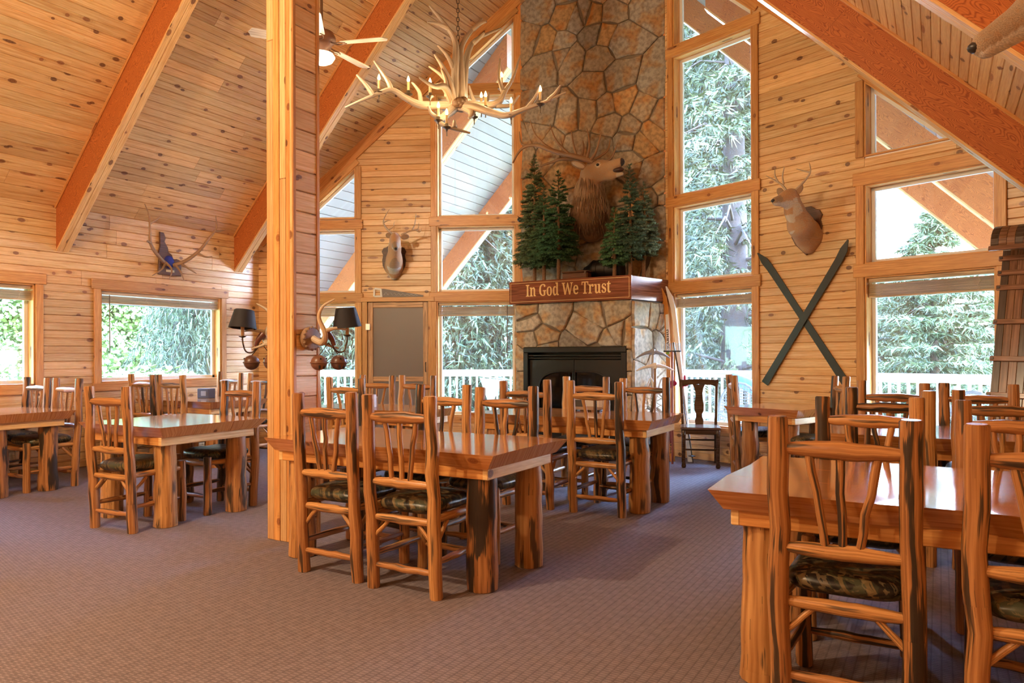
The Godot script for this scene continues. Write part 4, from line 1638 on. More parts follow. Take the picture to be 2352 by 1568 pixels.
# ------------------------------------------------------------------ blended bodies
# bones: [a, b, radius_a, radius_b, squeeze axis, squeeze]
func body(bones: Array, cell: float, k: float, paint: Callable) -> MB:
	var lo := Vector3.INF
	var hi := -Vector3.INF
	for b in bones:
		var r: float = maxf(b[2], b[3]) + k + cell * 2
		for e in 2:
			lo = lo.min(b[e] - Vector3.ONE * r)
			hi = hi.max(b[e] + Vector3.ONE * r)
	var nx := int((hi.x - lo.x) / cell) + 2
	var ny := int((hi.y - lo.y) / cell) + 2
	var nz := int((hi.z - lo.z) / cell) + 2
	var f := PackedFloat32Array()
	f.resize(nx * ny * nz)
	f.fill(1e3)
	for b in bones:
		var pa: Vector3 = b[0]
		var pb: Vector3 = b[1]
		var ra: float = b[2]
		var rb: float = b[3]
		var ax: Vector3 = b[4] if b.size() > 4 else Vector3.ZERO
		var sq: float = (1.0 / b[5] - 1.0) if b.size() > 5 else 0.0
		var m := maxf(ra, rb) + k + cell * 2
		var l := (pa.min(pb) - Vector3.ONE * m - lo) / cell
		var h := (pa.max(pb) + Vector3.ONE * m - lo) / cell
		var ba := pb - pa
		var bl := maxf(ba.length_squared(), 1e-9)
		for z in range(maxi(0, int(l.z)), mini(nz, int(h.z) + 1)):
			for y in range(maxi(0, int(l.y)), mini(ny, int(h.y) + 1)):
				var row := (z * ny + y) * nx
				for x in range(maxi(0, int(l.x)), mini(nx, int(h.x) + 1)):
					var p := lo + Vector3(x, y, z) * cell - pa
					if sq != 0.0:
						p += ax * (p.dot(ax) * sq)
					var t := clampf(p.dot(ba) / bl, 0.0, 1.0)
					var d := (p - ba * t).length() - lerpf(ra, rb, t)
					var o := f[row + x]
					var g := maxf(k - absf(o - d), 0.0) / k
					f[row + x] = minf(o, d) - g * g * k * 0.25
	var mb := MB.new()
	var at := {}
	var sx := 1
	var sy := nx
	var sz := nx * ny
	for z in nz - 1:
		for y in ny - 1:
			var row := (z * ny + y) * nx
			for x in nx - 1:
				var i := row + x
				var v0 := f[i]
				if v0 > cell * 3.0:
					continue
				var vs := [v0, f[i + 1], f[i + sy], f[i + sy + 1], f[i + sz], f[i + sz + 1], f[i + sz + sy], f[i + sz + sy + 1]]
				var neg := 0
				for q in vs:
					if q < 0.0:
						neg += 1
				if neg == 0 or neg == 8:
					continue
				var c := Vector3.ZERO
				var n := 0
				for e in [[0, 1], [2, 3], [4, 5], [6, 7], [0, 2], [1, 3], [4, 6], [5, 7], [0, 4], [1, 5], [2, 6], [3, 7]]:
					var a: float = vs[e[0]]
					var b: float = vs[e[1]]
					if (a < 0.0) != (b < 0.0):
						var t := a / (a - b)
						var pa := Vector3(e[0] & 1, (e[0] >> 1) & 1, (e[0] >> 2) & 1)
						var pb := Vector3(e[1] & 1, (e[1] >> 1) & 1, (e[1] >> 2) & 1)
						c += pa.lerp(pb, t)
						n += 1
				c /= n
				var g := Vector3(vs[1] + vs[3] + vs[5] + vs[7] - vs[0] - vs[2] - vs[4] - vs[6], vs[2] + vs[3] + vs[6] + vs[7] - vs[0] - vs[1] - vs[4] - vs[5], vs[4] + vs[5] + vs[6] + vs[7] - vs[0] - vs[1] - vs[2] - vs[3]).normalized()
				var p := lo + (Vector3(x, y, z) + c) * cell
				mb.col = paint.call(p, g)
				at[i] = mb.add(p, g, Vector2(p.x + p.z * 0.7, p.y))
	for i in at:
		var z: int = i / sz
		var y: int = (i / sy) % ny
		var x: int = i % nx
		if y > 0 and z > 0 and (f[i] < 0.0) != (f[i + 1] < 0.0):
			quad4(mb, at, i, i - sy, i - sy - sz, i - sz)
		if x > 0 and z > 0 and (f[i] < 0.0) != (f[i + sy] < 0.0):
			quad4(mb, at, i, i - sx, i - sx - sz, i - sz)
		if x > 0 and y > 0 and (f[i] < 0.0) != (f[i + sz] < 0.0):
			quad4(mb, at, i, i - sx, i - sx - sy, i - sy)
	return mb

func quad4(mb: MB, at: Dictionary, a: int, b: int, c: int, d: int) -> void:
	if at.has(a) and at.has(b) and at.has(c) and at.has(d):
		mb.tri(at[a], at[b], at[c])
		mb.tri(at[a], at[c], at[d])

# part given in world coordinates
func objw(called: String, mb: MB, mt: Material, parent: Node3D) -> MeshInstance3D:
	var o := obj(called, mb, mt, parent)
	var off := Vector3.ZERO
	var p: Node = parent
	while p is Node3D and p != self:
		off += (p as Node3D).position
		p = p.get_parent()
	o.position = -off
	return o

func horn(mb: MB, pts: Array, r0: float, r1: float) -> void:
	var sp := smooth(pts, 4)
	var rad := []
	for k in sp.size():
		var t := float(k) / (sp.size() - 1)
		rad.append(lerpf(r0, r1, pow(t, 1.3)))
	mb.tube(sp, rad, 8)

func ear(mb: MB, base: Vector3, tip: Vector3, face_dir: Vector3, w: float) -> void:
	var y := (tip - base).normalized()
	var z := (face_dir - y * face_dir.dot(y)).normalized()
	var x := y.cross(z)
	var l := base.distance_to(tip) * 0.5
	mb.ball(Transform3D(Basis(x * w, y * l, z * w * 0.28), (base + tip) * 0.5), 10, 8)

func shield(parent: Node3D, c: Vector3, u: Vector3, nn: Vector3, w: float, h: float, color: Color) -> void:
	var poly := PackedVector2Array()
	var half := [[0.0, -0.5], [0.14, -0.40], [0.34, -0.26], [0.46, -0.10], [0.48, 0.06], [0.44, 0.2], [0.5, 0.3], [0.42, 0.4], [0.3, 0.42], [0.16, 0.5], [0.0, 0.5]]
	for e in half:
		poly.append(Vector2(e[0] * w, e[1] * h))
	for k in range(half.size() - 2, 0, -1):
		poly.append(Vector2(-half[k][0] * w, half[k][1] * h))
	var mb := MB.new()
	mb.col = color
	mb.prism(T(c + nn * 0.018, Basis(u, Vector3.UP, nn)), poly, 0.03, 0.008)
	objw("shield", mb, M.grain, parent)

const DEER := Color(0.60, 0.36, 0.19)

func deer(label: String, base: Vector3, nk: Array, nose: Vector3, u: Vector3, nn: Vector3, horns: Array, ears: Array, sh: Color, with_shield := true) -> void:
	var r := thing("deer_mount", label, "mounted head", base, 0.0, "mounted deer heads")
	if with_shield:
		shield(r, base, u, nn, 0.36, 0.52, sh)
	var head: Vector3 = nk[nk.size() - 1]
	var hd := (nose - head).normalized()
	var lat := hd.cross(Vector3.UP).normalized()
	var rad := [0.165, 0.135, 0.10, 0.082]
	var bones := []
	for k in nk.size() - 1:
		bones.append([nk[k], nk[k + 1], rad[k], rad[k + 1], lat, 0.82])
	var dn := hd.cross(lat).normalized()
	if dn.y > 0:
		dn = -dn
	bones.append([head, head.lerp(nose, 0.35), 0.078, 0.066, lat, 0.86])
	bones.append([head.lerp(nose, 0.3), nose, 0.062, 0.036, lat, 0.85])
	bones.append([head.lerp(nose, 0.25) + dn * 0.04, nose + dn * 0.02, 0.045, 0.028, lat, 0.85])
	var chest: Vector3 = nk[0] + Vector3(0, -0.13, 0)
	bones.append([nk[0], chest, 0.12, 0.07, lat, 0.8])
	var paint := func(p: Vector3, g: Vector3) -> Color:
		var c := DEER
		var hp := (p - head).dot(hd)
		if hp > 0.02 and g.dot(dn) > 0.25 and hp < 0.16:
			c = Color(0.75, 0.66, 0.54)
		if hp > 0.14:
			c = Color(0.40, 0.28, 0.18)
		if hp > 0.12 and g.dot(dn) > 0.3:
			c = Color(0.72, 0.66, 0.58)
		if hp < 0.04 and p.distance_to(head + dn * 0.1) < 0.11 and g.dot(nn) > 0.2:
			c = Color(0.72, 0.60, 0.45)
		elif hp < 0.02 and g.dot(nn) > 0.55:
			c = DEER.lerp(Color(0.62, 0.44, 0.28), 0.5)
		return c
	objw("head", body(bones, 0.012, 0.05, paint), M.fur, r)
	var mb := MB.new()
	mb.col = Color(0.02, 0.015, 0.012)
	var ep := head.lerp(nose, 0.28) - dn * 0.028
	for s in [-1.0, 1.0]:
		mb.ball(T(ep + lat * s * 0.05, Basis.from_scale(Vector3.ONE * 0.014)), 8, 6)
	objw("eyes", mb, M.satin, r)
	mb = MB.new()
	mb.col = Color(0.03, 0.025, 0.022)
	mb.ball(T(nose + hd * 0.03 - dn * 0.004, Basis.from_scale(Vector3(0.024, 0.02, 0.024))), 8, 6)
	objw("nose", mb, M.satin, r)
	for e in ears:
		mb = MB.new()
		mb.col = Color(0.40, 0.27, 0.17)
		ear(mb, e[0], e[1], nn, 0.038)
		mb.col = Color(0.70, 0.58, 0.47)
		var mid: Vector3 = (e[0] + e[1]) * 0.5 + nn * 0.006
		ear(mb, mid.lerp(e[0], 0.7), mid.lerp(e[1], 0.75), nn, 0.026)
		objw("ear", mb, M.fur, r)
	for h in horns:
		mb = MB.new()
		mb.col = Color(0.62, 0.48, 0.34)
		for q in h:
			horn(mb, q, 0.015 if q == h[0] else 0.010, 0.003)
		objw("antler", mb, M.antler, r)

func mounts() -> void:
	var uL := W(-0.9001, 0, -0.4357)
	var nL := W(0.4357, 0, -0.9001)
	var uR := W(0.9391, 0, -0.3436)
	var nR := W(-0.3436, 0, -0.9391)
	deer("tan deer head turned left on a brown shield above the crossed skis", W(-1.225, 2.63, 8.448),
		[W(-1.21, 2.58, 8.38), W(-1.25, 2.66, 8.17), W(-1.30, 2.80, 8.07), W(-1.325, 2.93, 8.0)], W(-1.45, 2.885, 7.86), uR, nR,
		[[[W(-1.37, 3.0, 8.05), W(-1.42, 3.08, 8.08), W(-1.50, 3.15, 8.11), W(-1.60, 3.22, 8.14)], [W(-1.47, 3.13, 8.10), W(-1.5, 3.2, 8.1), W(-1.50, 3.29, 8.10)], [W(-1.41, 3.09, 8.08), W(-1.42, 3.18, 8.08), W(-1.40, 3.28, 8.07)]],
		[[W(-1.28, 3.0, 8.01), W(-1.20, 3.07, 7.99), W(-1.13, 3.16, 7.97), W(-1.14, 3.26, 7.97)], [W(-1.13, 3.16, 7.97), W(-1.2, 3.19, 8.0), W(-1.27, 3.22, 8.01)]]],
		[[W(-1.40, 2.96, 8.03), W(-1.475, 3.055, 8.09)], [W(-1.27, 2.95, 7.99), W(-1.215, 3.05, 8.0)]], Color(0.17, 0.075, 0.04))
	deer("deer head facing the room on a dark shield above the grey door", W(-6.875, 2.66, 8.326),
		[W(-6.84, 2.60, 8.27), W(-6.72, 2.66, 8.13), W(-6.62, 2.82, 8.02), W(-6.575, 2.93, 7.975)], W(-6.47, 2.79, 7.86), uL, nL,
		[[[W(-6.62, 3.0, 7.98), W(-6.70, 3.09, 7.94), W(-6.74, 3.18, 7.92), W(-6.71, 3.28, 7.94), W(-6.66, 3.36, 7.96)], [W(-6.68, 3.07, 7.95), W(-6.62, 3.10, 7.98), W(-6.60, 3.18, 7.99)], [W(-6.735, 3.17, 7.92), W(-6.68, 3.2, 7.95), W(-6.64, 3.19, 7.96)]],
		[[W(-6.51, 2.99, 8.03), W(-6.42, 3.04, 8.08), W(-6.30, 3.07, 8.13), W(-6.285, 3.16, 8.14)], [W(-6.37, 3.06, 8.1), W(-6.34, 3.15, 8.12), W(-6.325, 3.29, 8.13)], [W(-6.33, 3.06, 8.12), W(-6.28, 3.03, 8.15), W(-6.25, 3.08, 8.16)]]],
		[[W(-6.63, 2.96, 7.95), W(-6.70, 3.01, 7.93)], [W(-6.50, 2.95, 8.01), W(-6.415, 2.975, 8.09)]], Color(0.09, 0.04, 0.025))
	# mule deer on the right wall, only its muzzle in the picture
	deer("mule deer head reaching in from the top right corner of the picture", W(1.33, 2.1, 3.12),
		[W(1.28, 2.02, 3.12), W(0.85, 2.2, 3.06), W(0.58, 2.45, 3.0), W(0.40, 2.52, 2.965)], W(0.135, 2.345, 2.905), W(0, 0, 1), Vector3(-1, 0, 0),
		[[[W(0.46, 2.6, 3.05), W(0.5, 2.8, 3.15), W(0.4, 2.98, 3.3)], [W(0.5, 2.8, 3.15), W(0.6, 2.95, 3.2)]], [[W(0.46, 2.6, 2.92), W(0.5, 2.8, 2.8), W(0.4, 2.98, 2.66)], [W(0.5, 2.8, 2.8), W(0.6, 2.95, 2.75)]]],
		[[W(0.48, 2.55, 3.06), W(0.62, 2.62, 3.2)], [W(0.48, 2.55, 2.88), W(0.62, 2.62, 2.74)]], Color(0.1, 0.05, 0.03))

	# bull elk
	var r := thing("elk_mount", "bugling elk head with wide antlers, mounted on the stone chimney", "mounted head", W(-4.06, 3.1, 9.08))
	var X := Vector3(1, 0, 0)
	var lat := Vector3(0.25, 0, 0.97)
	var bones := [
		[W(-4.05, 3.10, 9.06), W(-4.0, 3.22, 8.88), 0.27, 0.26, X, 0.92],
		[W(-4.0, 3.22, 8.88), W(-3.955, 3.43, 8.75), 0.25, 0.19],
		[W(-3.955, 3.43, 8.75), W(-3.89, 3.62, 8.68), 0.185, 0.14],
		[W(-4.03, 3.05, 8.98), W(-4.04, 2.93, 9.02), 0.17, 0.10],
		[W(-3.89, 3.66, 8.67), W(-3.73, 3.685, 8.63), 0.118, 0.105, lat, 0.9],
		[W(-3.74, 3.69, 8.63), W(-3.50, 3.695, 8.58), 0.095, 0.056, lat, 0.85],
		[W(-3.52, 3.70, 8.585), W(-3.435, 3.72, 8.565), 0.056, 0.050, lat, 0.85],
		[W(-3.79, 3.60, 8.64), W(-3.58, 3.56, 8.60), 0.08, 0.04, lat, 0.85],
		[W(-3.58, 3.558, 8.60), W(-3.425, 3.568, 8.57), 0.034, 0.026, lat, 0.85],
	]
	var paint := func(p: Vector3, g: Vector3) -> Color:
		var c := Color(0.46, 0.30, 0.18)
		if p.x > -3.85 and p.y > 3.5:
			c = Color(0.48, 0.29, 0.15)
		if p.y < 3.2:
			c = Color(0.30, 0.18, 0.10)
		if Vector2(p.x + 3.735, p.y - 3.715).length() < 0.035:
			c = Color(0.7, 0.56, 0.4)
		if p.x < -4.05 and p.y > 3.15:
			c = Color(0.55, 0.39, 0.25)
		if p.x > -3.5 and p.y < 3.63:
			c = Color(0.6, 0.48, 0.36)
		if p.x > -3.43 and p.y > 3.66:
			c = Color(0.05, 0.035, 0.03)
		return c
	objw("head", body(bones, 0.014, 0.06, paint), M.fur, r)
	# shaggy mane: tapering tufts lying along the neck
	var mane := MB.new()
	var rr := RandomNumberGenerator.new()
	rr.seed = 3
	for k in 1100:
		var t := rr.randf()
		var a := rr.randf_range(-2.5, 2.5)
		var cpt: Vector3 = W(-4.0, 3.22, 8.88).lerp(W(-3.92, 3.58, 8.70), t)
		var rad := lerpf(0.255, 0.145, t)
		if k % 3 == 0:
			cpt = W(-4.0, 3.22, 8.88).lerp(W(-4.04, 2.98, 9.0), t)
			rad = lerpf(0.255, 0.15, t)
		var o := Vector3(sin(a), 0.0, cos(a))
		var p := cpt + o * rad + Vector3(0, rr.randf_range(-0.02, 0.02), 0)
		mane.col = Color(0.48, 0.32, 0.20) * rr.randf_range(0.6, 1.15) * (0.7 if k % 3 == 0 else 1.0)
		var d := (Vector3(0, -1, 0) + o * 0.12 + Vector3(rr.randf_range(-0.2, 0.2), 0, rr.randf_range(-0.1, 0.1))).normalized()
		mane.tube([p, p + d * 0.06 + o * 0.008, p + d * rr.randf_range(0.10, 0.15)], [0.008, 0.007, 0.001], 4, false)
	objw("mane", mane, M.fur, r)
	var mb := MB.new()
	mb.col = Color(0.015, 0.01, 0.01)
	mb.ball(T(W(-3.735, 3.715, 8.528), Basis.from_scale(Vector3(0.022, 0.018, 0.014))), 8, 6)
	mb.ball(T(W(-3.69, 3.715, 8.72), Basis.from_scale(Vector3(0.02, 0.016, 0.012))), 8, 6)
	objw("eyes", mb, M.satin, r)
	mb = MB.new()
	mb.col = Color(0.06, 0.025, 0.02)
	mb.ball(T(W(-3.475, 3.625, 8.58), Basis.from_scale(Vector3(0.075, 0.032, 0.042))), 10, 8)
	objw("mouth", mb, M.satin, r)
	for e in [[W(-3.90, 3.70, 8.58), W(-4.09, 3.79, 8.49)], [W(-3.88, 3.72, 8.76), W(-3.98, 3.84, 8.93)]]:
		mb = MB.new()
		mb.col = Color(0.40, 0.25, 0.14)
		ear(mb, e[0], e[1], Vector3(0.3, 0, 1), 0.048)
		mb.col = Color(0.68, 0.55, 0.42)
		ear(mb, (e[0] as Vector3).lerp(e[1], 0.15) + Vector3(0, 0, 0.01), (e[0] as Vector3).lerp(e[1], 0.9) + Vector3(0, 0, 0.01), Vector3(0.3, 0, 1), 0.032)
		objw("ear", mb, M.fur, r)
	var ac := Color(0.42, 0.24, 0.12)
	mb = MB.new()
	mb.col = ac
	horn(mb, [W(-3.83, 3.78, 8.60), W(-4.01, 3.85, 8.53), W(-4.25, 3.93, 8.50), W(-4.42, 4.0, 8.48), W(-4.58, 4.07, 8.46), W(-4.74, 4.07, 8.44), W(-4.84, 4.0, 8.43), W(-4.92, 3.87, 8.42)], 0.038, 0.010)
	for q in [[W(-4.30, 3.95, 8.50), W(-4.46, 4.06, 8.48), W(-4.60, 4.22, 8.46), W(-4.67, 4.42, 8.45)], [W(-4.12, 3.89, 8.51), W(-4.22, 4.0, 8.48), W(-4.31, 4.13, 8.46), W(-4.38, 4.32, 8.46)],
		[W(-4.03, 3.86, 8.53), W(-4.06, 4.02, 8.5), W(-4.09, 4.20, 8.5)], [W(-3.9, 3.82, 8.56), W(-3.84, 3.98, 8.52), W(-3.87, 4.2, 8.5)], [W(-3.86, 3.80, 8.58), W(-3.74, 3.88, 8.5), W(-3.66, 4.10, 8.48)], [W(-4.62, 4.075, 8.455), W(-4.80, 4.12, 8.46), W(-4.85, 4.30, 8.48)]]:
		horn(mb, q, 0.021, 0.005)
	objw("antler", mb, M.antler, r)
	mb = MB.new()
	mb.col = ac
	horn(mb, [W(-3.83, 3.79, 8.70), W(-4.0, 3.87, 8.78), W(-4.2, 3.92, 8.84), W(-4.42, 3.96, 8.88), W(-4.6, 3.95, 8.92), W(-4.82, 3.93, 8.96)], 0.038, 0.010)
	for q in [[W(-3.86, 3.80, 8.71), W(-3.68, 3.84, 8.8), W(-3.58, 4.04, 8.82)], [W(-3.92, 3.83, 8.74), W(-3.74, 3.96, 8.84), W(-3.70, 4.12, 8.86)], [W(-4.1, 3.9, 8.81), W(-4.08, 4.05, 8.86), W(-4.1, 4.16, 8.88)], [W(-4.3, 3.94, 8.86), W(-4.4, 4.1, 8.9), W(-4.45, 4.25, 8.9)]]:
		horn(mb, q, 0.021, 0.005)
	objw("antler", mb, M.antler, r)

	# antlers on a board shaped like a state map, left wall
	r = thing("antler_plaque", "elk antlers on a brown state-shaped board with blue cloth, left wall", "antlers", W(XE + 0.03, 2.36, 5.95))
	var poly := PackedVector2Array()
	for e in [[-0.165, 0.0], [0.165, 0.0], [0.165, 0.2], [0.10, 0.225], [0.05, 0.21], [0.03, 0.27], [-0.02, 0.30], [-0.03, 0.36], [-0.075, 0.43], [-0.06, 0.48], [-0.085, 0.545], [-0.14, 0.55], [-0.14, 0.36], [-0.165, 0.27], [-0.15, 0.22]]:
		poly.append(Vector2(e[0], e[1]))
	mb = MB.new()
	mb.col = Color(0.17, 0.085, 0.045)
	mb.prism(T(W(XE + 0.03, 2.36, 5.95), Basis(W(0, 0, 1), Vector3.UP, Vector3(1, 0, 0))), poly, 0.024, 0.004)
	objw("board", mb, M.grain, r)
	mb = MB.new()
	mb.col = Color(0.03, 0.05, 0.35)
	mb.ball(Transform3D(Basis(Vector3(0.05, 0, 0), Vector3(0, 0.085, 0), Vector3(0, 0, 0.07)), W(XE + 0.06, 2.53, 5.93)), 12, 8)
	objw("blue_cloth", mb, M.matte, r)
	rbox("name_plate", r, M.metal, Vector3(0.024, 0.04, -0.06), Vector3(0.028, 0.07, 0.06), 0.0, Color(0.7, 0.5, 0.25))
	for h in [[[W(-8.64, 2.49, 5.88), W(-8.54, 2.55, 5.72), W(-8.44, 2.69, 5.53), W(-8.43, 2.88, 5.51), W(-8.43, 3.04, 5.50), W(-8.43, 3.18, 5.44)], [W(-8.43, 2.95, 5.51), W(-8.42, 3.0, 5.58), W(-8.43, 3.06, 5.66)], [W(-8.60, 2.50, 5.83), W(-8.48, 2.40, 5.7), W(-8.40, 2.30, 5.52)], [W(-8.6, 2.51, 5.84), W(-8.42, 2.4, 5.8), W(-8.36, 2.27, 5.72)], [W(-8.44, 2.7, 5.53), W(-8.40, 2.72, 5.46), W(-8.38, 2.7, 5.44)]],
		[[W(-8.64, 2.49, 5.97), W(-8.54, 2.55, 6.08), W(-8.44, 2.70, 6.22), W(-8.43, 2.86, 6.34), W(-8.43, 2.98, 6.44), W(-8.43, 3.06, 6.48), W(-8.43, 3.2, 6.46)], [W(-8.43, 2.99, 6.44), W(-8.43, 3.0, 6.52), W(-8.43, 3.03, 6.62)], [W(-8.45, 2.66, 6.2), W(-8.40, 2.62, 6.28), W(-8.37, 2.63, 6.36)], [W(-8.58, 2.52, 6.04), W(-8.46, 2.44, 6.08), W(-8.37, 2.38, 6.12)], [W(-8.62, 2.5, 5.98), W(-8.5, 2.4, 5.98), W(-8.4, 2.28, 5.96)]]]:
		mb = MB.new()
		mb.col = Color(0.48, 0.31, 0.18)
		for q in h:
			horn(mb, q, 0.026 if q == h[0] else 0.016, 0.004)
		objw("antler", mb, M.antler, r)

# ------------------------------------------------------------------ lamps
func omni(parent: Node3D, at: Vector3, energy: float, color: Color, size: float) -> void:
	var l := OmniLight3D.new()
	l.name = "light"
	parent.add_child(l, true)
	l.position = at
	l.light_color = color
	l.light_energy = energy
	l.light_size = size
	l.omni_range = 30.0
	l.omni_attenuation = 2.0
	l.shadow_enabled = true

func chandelier() -> void:
	var hub := W(-4.23, 3.9, 6.14)
	var r := thing("antler_chandelier", "large antler chandelier with candle bulbs hanging on a chain", "chandelier", hub)
	var yw := deg_to_rad(30.4115)
	r.basis = Basis(Vector3(cos(yw), 0, -sin(yw)), Vector3.UP, Vector3(sin(yw), 0, cos(yw)))
	# each antler: main beam, then tines; points in the chandelier's own axes (metres)
	var ants := [
		[[[-0.011, -0.036, 0.00], [-0.353, -0.075, 0.10], [-0.510, -0.031, 0.18], [-0.644, 0.029, 0.24], [-0.813, -0.048, 0.30], [-1.077, -0.187, 0.36]], [[-0.644, 0.029, 0.24], [-0.691, 0.137, 0.24], [-0.805, 0.294, 0.30]], [[-0.813, -0.048, 0.30], [-0.875, 0.042, 0.32], [-0.963, 0.135, 0.36]], [[-0.371, -0.058, 0.10], [-0.388, 0.061, 0.10], [-0.457, 0.148, 0.12]]],
		[[[0.011, -0.059, 0.00], [0.169, -0.102, 0.12], [0.360, -0.199, 0.22], [0.497, -0.248, 0.30], [0.684, -0.204, 0.36], [0.884, -0.152, 0.42], [1.066, -0.080, 0.46]], [[0.701, -0.196, 0.36], [0.770, -0.111, 0.38], [0.815, -0.013, 0.40]], [[0.900, -0.144, 0.42], [0.965, -0.085, 0.44], [1.016, -0.013, 0.46]]],
		[[[0.011, -0.028, 0.00], [0.282, -0.014, -0.10], [0.417, 0.054, -0.18], [0.475, 0.183, -0.24], [0.556, 0.331, -0.28], [0.641, 0.591, -0.30]], [[0.379, -0.001, -0.15], [0.532, 0.022, -0.20], [0.624, 0.127, -0.20]], [[0.456, 0.169, -0.22], [0.416, 0.357, -0.34], [0.421, 0.601, -0.42]]],
		[[[-0.029, -0.028, 0.00], [-0.029, 0.251, 0.06], [-0.020, 0.558, 0.08], [-0.121, 0.732, 0.10], [-0.277, 0.907, 0.14]], [[-0.099, 0.701, 0.10], [-0.186, 0.724, 0.14], [-0.292, 0.718, 0.20]], [[-0.029, 0.273, 0.06], [-0.098, 0.411, 0.12], [-0.194, 0.504, 0.16]]],
		[[[0.033, -0.019, 0.00], [0.025, 0.343, -0.02], [0.029, 0.563, -0.04], [0.137, 0.748, -0.06], [0.245, 0.880, -0.08]], [[0.150, 0.761, -0.06], [0.230, 0.802, -0.02], [0.291, 0.802, 0.02]]],
		[[[0.042, -0.019, -0.03], [0.061, 0.370, -0.12], [0.102, 0.590, -0.16], [0.194, 0.725, -0.20], [0.440, 0.860, -0.26]], [[0.148, 0.669, -0.18], [0.237, 0.707, -0.10], [0.267, 0.726, -0.06]]],
		[[[-0.046, -0.036, 0.04], [-0.072, 0.117, 0.14], [-0.136, 0.258, 0.22], [-0.212, 0.363, 0.28]], [[-0.072, 0.117, 0.14], [-0.162, 0.198, 0.20], [-0.273, 0.262, 0.24]]],
		[[[-0.056, -0.045, 0.00], [-0.119, 0.068, 0.20], [-0.215, 0.033, 0.32], [-0.346, 0.083, 0.42]], [[-0.107, 0.008, 0.12], [-0.110, 0.138, 0.20], [-0.149, 0.232, 0.24]]],
		[[[-0.033, -0.059, 0.00], [-0.120, -0.201, 0.15], [-0.178, -0.285, 0.25], [-0.079, -0.370, 0.34], [0.145, -0.451, 0.40]], [[-0.170, -0.267, 0.25], [-0.246, -0.215, 0.28], [-0.271, -0.155, 0.30]], [[-0.011, -0.382, 0.36], [-0.015, -0.310, 0.36]]],
		[[[0.042, -0.059, 0.02], [0.138, -0.146, 0.10], [0.137, -0.210, 0.16], [0.115, -0.243, 0.20]]],
		[[[-0.011, -0.037, -0.02], [0.043, 0.077, -0.20], [0.153, 0.103, -0.45], [0.256, 0.203, -0.70], [0.287, 0.408, -0.90]], [[0.153, 0.103, -0.45], [0.107, 0.246, -0.50], [0.083, 0.341, -0.50]]],
		[[[-0.020, -0.037, -0.02], [-0.104, -0.019, -0.30], [-0.228, 0.033, -0.60], [-0.335, 0.182, -0.85]], [[-0.203, 0.023, -0.55], [-0.241, 0.128, -0.55]]],
	]
	for a in ants:
		var mb := MB.new()
		mb.col = Color(0.52, 0.42, 0.31) * rng.randf_range(0.85, 1.1)
		for k in a.size():
			var pts := []
			for e in a[k]:
				pts.append(Vector3(e[0], e[1], e[2]))
			horn(mb, pts, 0.046 if k == 0 else 0.027, 0.009)
		obj("antler", mb, M.antler, r)
	var mb := MB.new()
	mb.col = Color(0.20, 0.12, 0.07)
	for k in 14:
		var an := k * 2.4
		mb.ball(Transform3D(Basis(Vector3(0.055, 0, 0), Vector3(0, 0.05, 0), Vector3(0, 0, 0.055)), Vector3(cos(an) * 0.06, -0.03 + 0.02 * sin(k * 1.7), sin(an) * 0.06)), 8, 6)
	obj("burr_cluster", mb, M.antler, r)
	mb = MB.new()
	mb.col = Color(0.10, 0.07, 0.05)
	mb.tube([Vector3(0, 0, 0), Vector3(0, 0.62, 0)], [0.012], 6)
	obj("stem", mb, M.metal, r)
	# chain
	var top := 7.1 - 3.9
	var y := 0.62
	var k := 0
	while y < top:
		mb = MB.new()
		mb.col = Color(0.12, 0.085, 0.05)
		var ring := []
		for j in 9:
			var a := TAU * j / 8
			var sx := cos(a) * 0.014
			ring.append(Vector3(sx if k % 2 == 0 else 0.0, y + 0.03 + sin(a) * 0.028, 0.0 if k % 2 == 0 else sx))
		mb.tube(ring, [0.004], 5, false)
		obj("chain_link", mb, M.metal, r)
		y += 0.046
		k += 1
	# candles
	for e in [[-0.761, 0.136, 0.27], [-0.484, 0.151, 0.18], [-0.254, 0.085, 0.30], [0.224, 0.161, -0.30], [0.283, 0.025, 0.10], [0.440, 0.395, -0.35], [-0.173, -0.150, 0.30], [-0.087, -0.238, 0.36], [0.540, -0.108, 0.30], [0.823, -0.030, 0.40], [0.125, 0.224, -0.75]]:
		var p := Vector3(e[0], e[1], e[2])
		var c := MB.new()
		c.col = Color(0.20, 0.16, 0.11)
		c.lathe(T(p + Vector3(0, -0.16, 0)), [Vector2(0.0, -0.03), Vector2(0.008, -0.025), Vector2(0.012, -0.005), Vector2(0.042, 0.012), Vector2(0.045, 0.018), Vector2(0.02, 0.02), Vector2(0.02, 0.05), Vector2(0, 0.05)], 12)
		c.tube([p + Vector3(0, -0.18, 0), p + Vector3(0, -0.23, 0)], [0.006], 5)
		var cup := obj("candle_cup", c, M.metal, r)
		c = MB.new()
		c.col = Color(0.72, 0.52, 0.25)
		c.tube([p + Vector3(0, -0.11, 0), p + Vector3(0, -0.025, 0)], [0.013], 8)
		obj("candle_sleeve", c, M.satin, cup)
		c = MB.new()
		c.lathe(T(p), [Vector2(0, -0.026), Vector2(0.01, -0.022), Vector2(0.0165, -0.005), Vector2(0.012, 0.016), Vector2(0.004, 0.036), Vector2(0, 0.042)], 10)
		obj("bulb", c, M.flame, cup)
		omni(r, p, BULB, Color(1.0, 0.84, 0.62), 0.02)

